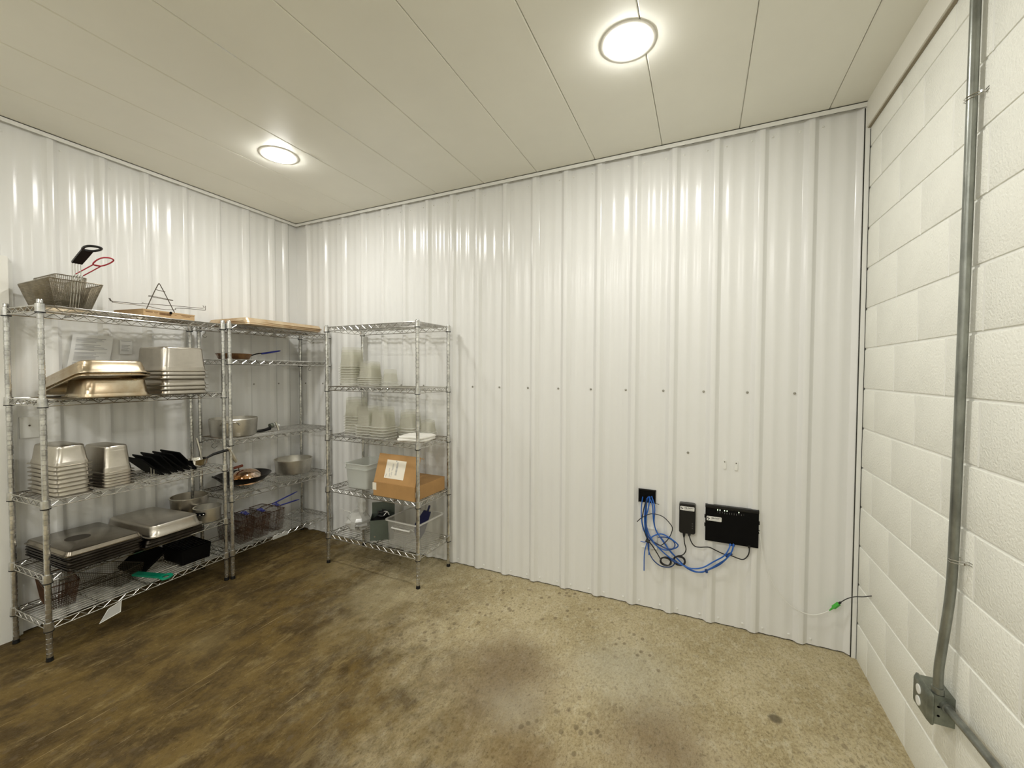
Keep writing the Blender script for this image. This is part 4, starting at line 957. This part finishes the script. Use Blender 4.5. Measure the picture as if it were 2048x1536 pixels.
def text_mesh(s, size, m, parent, loc, rot, shear=0.0, bold=0.0, sx=1.0):
    cu = bpy.data.curves.new('lettering', 'FONT'); cu.body = s; cu.size = size; cu.shear = shear; cu.offset = bold; cu.extrude = 0.0001
    tmp = bpy.data.objects.new('tmp', cu); C.objects.link(tmp)
    dg = bpy.context.evaluated_depsgraph_get(); me = bpy.data.meshes.new_from_object(tmp.evaluated_get(dg))
    bpy.data.objects.remove(tmp)
    for v in me.vertices: v.co.x *= sx
    me.materials.clear(); me.materials.append(M[m])
    o = bpy.data.objects.new('lettering', me); C.objects.link(o); o.parent = parent; o.location = loc; o.rotation_euler = rot
    return o
def sticker(parent, x, z, w, h, y):
    st = MB(); st.rrect([(w / 2, h / 2, 0.003, 0), (w / 2, h / 2, 0.003, 0.0005)], seg=3)
    s_ = O('sticker', st, M['white'], parent, (x, y, z), (R(90), 0, 0), label='white sticker reading VELOCITY')
    # emblem: two dark wedges round a light diagonal swoosh
    em = MB(); k = h
    em.add([(-0.0, 0, 0.0008)], [])
    def poly(pts): em.add([(px * k, py * k, 0.0008) for px, py in pts], [tuple(range(len(pts)))])
    poly([(-0.36, -0.05), (-0.36, 0.30), (0.02, 0.30), (-0.15, 0.16), (-0.26, -0.02)])
    poly([(-0.30, -0.34), (-0.20, -0.10), (-0.02, 0.06), (0.16, 0.10), (0.22, -0.02), (0.02, -0.12), (-0.10, -0.34)])
    O('emblem', em, M['ink'], s_, (-w / 2 + h * 0.50, 0, 0))
    text_mesh('VELOCITY', h * 0.42, 'ink', s_, (-w / 2 + h * 0.86, -h * 0.02, 0.0008), (0, 0, 0), 0.35, 0.00035, (w - h * 1.02) / (h * 0.42 * 4.75))
    ln = MB(); rn = random.Random(3); x_ = -w / 2 + h * 0.9
    while x_ < w / 2 - h * 0.2:
        q = rn.uniform(0.001, 0.003); ln.box(x_, x_ + q, -h * 0.34, -h * 0.24, 0.0005, 0.0008); x_ += q + 0.0008
    O('small_print', ln, M['greyprint'], s_)
# power adapter
t = E('power_adapter', (3.4135, 0.0, 0.614), 'black power adapter with white sticker on the wall left of the router', 'power adapter')
pa = MB(); pa.rrect([(0.044, 0.090, 0.012, 0.0), (0.045, 0.091, 0.013, 0.004), (0.045, 0.091, 0.013, 0.032), (0.041, 0.087, 0.011, 0.037)], seg=4)
O('body', pa, M['black'], t, (0, -0.0008, 0), (R(90), 0, 0))
O('cap', MB().rrect([(0.0455, 0.011, 0.009, 0.0), (0.0455, 0.011, 0.009, 0.0345)], seg=3), mat('dark_grey_plastic', (0.05, 0.05, 0.045), 0.5), t, (0, -0.0008, 0.0805), (R(90), 0, 0))
O('strain_relief', MB().tube([(-0.0165, -0.022, -0.088), (-0.0165, -0.028, -0.105), (-0.0163, -0.034, -0.116)], [0.010, 0.007, 0.004], 8), M['black'], t)
O('strain_relief', MB().tube([(0.012, -0.022, -0.088), (0.012, -0.028, -0.098), (0.0117, -0.034, -0.104)], [0.011, 0.008, 0.004], 8), M['black'], t)
sticker(t, 0.0, 0.062, 0.078, 0.024, -0.0380)
for k in range(3): O('indicator', MB().box(0.026, 0.033, -0.0385, -0.0378, -0.028 - 0.014 * k, -0.022 - 0.014 * k), mat('grey_mark', (0.06, 0.06, 0.06), 0.5), t)
# router
t = E('router', (3.648, 0.0, 0.608), 'wide black router with lit indicators mounted on the back wall', 'router')
rb = MB(); rb.box(-0.136, 0.136, -0.034, -0.012, -0.106, 0.106)
O('body', rb, M['blackmatte'], t)
O('top_ridge', MB().rings([[(-0.137, -0.036, 0.090), (-0.137, -0.038, 0.100), (-0.137, -0.036, 0.108), (-0.137, -0.012, 0.108), (-0.137, -0.012, 0.090)], [(0.137, -0.036, 0.090), (0.137, -0.038, 0.100), (0.137, -0.036, 0.108), (0.137, -0.012, 0.108), (0.137, -0.012, 0.090)]]), M['black'], t)
O('mounting_bracket', MB().box(-0.10, 0.10, -0.012, -0.0008, -0.06, 0.06), M['blackmatte'], t)
for sx in (-1, 1):
    for zz in (0.035, -0.015): O('side_tab', MB().box(min(sx * 0.136, sx * 0.141), max(sx * 0.136, sx * 0.141), -0.03, -0.016, zz - 0.009, zz + 0.009), M['black'], t)
sticker(t, -0.090, 0.0275, 0.078, 0.026, -0.0342)
for lx in (-0.072, -0.060, -0.036, -0.0235, 0.0365):
    O('indicator_light', MB().box(lx - 0.0016, lx + 0.0016, -0.0352, -0.0342, 0.0800, 0.0865), M['led'], t)
gm_ = mat('faint_print', (0.10, 0.10, 0.10), 0.6)
for k in range(12):
    lx = -0.072 + 0.0121 * k; hgt = [0.006, 0.011, 0.008, 0.011, 0.011, 0.011, 0.010, 0.011, 0.011, 0.007, 0.009, 0.004][k]
    O('port_legend', MB().box(lx - 0.0012, lx + 0.0012, -0.0346, -0.0341, 0.075 - hgt, 0.075), gm_, t)
O('plug', MB().box(-0.010, 0.020, -0.030, -0.014, -0.118, -0.106), M['bluecable'], t)
O('power_plug', MB().tube([(0.0905, -0.034, -0.096), (0.0905, -0.036, -0.112)], [0.008, 0.005], 8), M['black'], t)
# fibre cable with green connector
cable('fibre_cable', [(3.783, .600), (3.7916, .580), (3.804, .4774), (3.8306, .3802), (3.8754, .2806), (3.9307, .2213), (3.9845, .1916), (4.0368, .1849), (4.082, .2021), (4.1151, .2279)], 0.0021, 'whitecable', 'thin white fibre cable sagging from the router to the green connector', None, y=-0.030, wave=0.0)
t = E('fibre_connector', (4.1366, -0.036, 0.2576), 'bright green fibre connector joining white and black cable near the corner', 'connector')
dv = Vector((4.1686 - 4.1151, -0.012, 0.2999 - 0.2279))
u_ = dv.normalized()
O('body', MB().tube([-u_ * 0.010, u_ * 0.028], [0.0105, 0.0105], 4), M['connector'], t)
O('boot', MB().tube([-u_ * 0.037, -u_ * 0.010], [0.0025, 0.006], 8), M['connector'], t)
O('cap', MB().tube([u_ * 0.028, u_ * 0.040], [0.006, 0.005], 8), M['black'], t)
p0 = Vector((4.1366, -0.036, 0.2576)) + u_ * 0.038
pts = [p0, (4.182, -0.060, 0.323), (4.200, -0.110, 0.362), (4.216, -0.165, 0.393), (4.233, -0.213, 0.4255)]
O('fibre_cable', MB().tube([Vector(p) - p0 for p in smooth_path(pts, 5)], 0.0022, 7), M['blackcable'], None, p0, label='short black fibre cable going into the block wall', cat='cable')
# two white cord clips
for x, z, lab in ((3.609, 0.957, 'small white plastic hanger clip, left of two above the router'), (3.668, 0.954, 'small white plastic hanger clip, right of two above the router')):
    t = E('wall_clip', (x, 0, z), lab, 'clip', 'white clips above the router')
    O('tab', MB().rrect([(0.0085, 0.028, 0.007, 0.0), (0.0085, 0.028, 0.007, 0.007)], seg=3), M['white'], t, (0, -0.0008, 0), (R(90), 0, 0))
    O('pin', MB().lathe([(0.0034, 0.006), (0.0026, 0.010)], 8), M['darkwire'], t, (0, -0.0008, 0.014), (R(90), 0, 0))
    O('hook_edge', MB().box(-0.008, 0.008, -0.008, -0.0036, -0.027, -0.021), M['white'], t)

# ------------------------------------------------------------------ conduit on the block wall
t = E('electrical_conduit', (4.213, -0.952, 0.447), 'tall galvanized conduit pipe running up the white block wall', 'conduit')
cp = [(0.0, -0.006, 2.413), (0.0, 0.0, 1.6), (0, 0.006, 1.0), (0, 0.014, 0.50), (-0.002, 0.020, 0.33), (-0.012, 0.030, 0.16), (-0.016, 0.036, 0.08), (-0.016, 0.038, 0.0)]
O('pipe', MB().tube(smooth_path(cp, 6), 0.0128, 14), M['conduit'], t)
O('coupling', MB().tube([(-0.016, 0.038, 0.018), (-0.016, 0.038, 0.0)], 0.0165, 14), M['conduit'], t)
for z in (2.327 - 0.447, 0.903 - 0.447):
    st = MB()
    for dz in (-0.004, 0.004):
        st.tube([(0.020, 0.020 , z + dz), (0.0, 0.024, z + dz), (-0.0145, 0.008, z + dz - 0.002), (-0.0145, -0.006, z + dz - 0.002), (0.0, -0.020, z + dz), (0.0205, -0.024, z + dz + 0.003), (0.0205, -0.040, z + dz + 0.004)], 0.0014, 5)
    st.lathe([(0.004, 0), (0.004, 0.006)], 6, c=(0.010, -0.030, z - 0.002))
    O('strap', st, M['chrome'], t)
t = E('outlet_box', (4.2075, -0.880, 0.397), 'galvanized outlet box with two white discs low on the block wall', 'outlet')
O('body', MB().box(-0.0265, 0.0263, -0.050, 0.050, -0.047, 0.048), M['jbox'], t)
cv = MB(); cv.rrect([(0.050, 0.056, 0.006, 0.0), (0.052, 0.058, 0.008, 0.002), (0.052, 0.058, 0.008, 0.006), (0.044, 0.050, 0.008, 0.014), (0.042, 0.048, 0.006, 0.0145)], seg=3)
cvo = O('cover', cv, M['jbox'], t, (-0.0265, 0, 0.0), (0, R(-90), 0))
for zz in (0.020, -0.020):
    O('disc', MB().lathe([(0.0155, 0.0), (0.0155, 0.002), (0.0145, 0.003)], 20), M['white'], t, (-0.0408, 0.010, zz), (0, R(-90), 0), label='white round outlet face')
for zz in (0.012, -0.018): O('knockout', MB().lathe([(0.004, 0), (0.004, 0.0004)], 8), M['blackmatte'], t, (-0.014, -0.050, zz), (R(90), 0, 0))
O('cover_screw', MB().lathe([(0.005, 0), (0.004, 0.003)], 8), M['chrome'], t, (-0.037, -0.040, 0.038), (0, R(-90), 0))
t = E('lower_conduit', (4.211, -0.930, 0.420), 'galvanized conduit running low along the block wall from the outlet box', 'conduit')
cp = [(0, 0, -0.004), (0.0, -0.05, 0.001), (0.0, -0.12, 0.008), (0.0, -0.20, 0.014), (0.001, -0.32, 0.019), (0.002, -0.6, 0.021), (0.002, -1.60, 0.021)]
O('pipe', MB().tube(smooth_path(cp, 6), 0.0118, 12), M['conduit'], t)
O('connector', MB().tube([(0, 0.0, -0.004), (-0.001, -0.020, -0.001)], 0.0165, 14), M['conduit'], t)
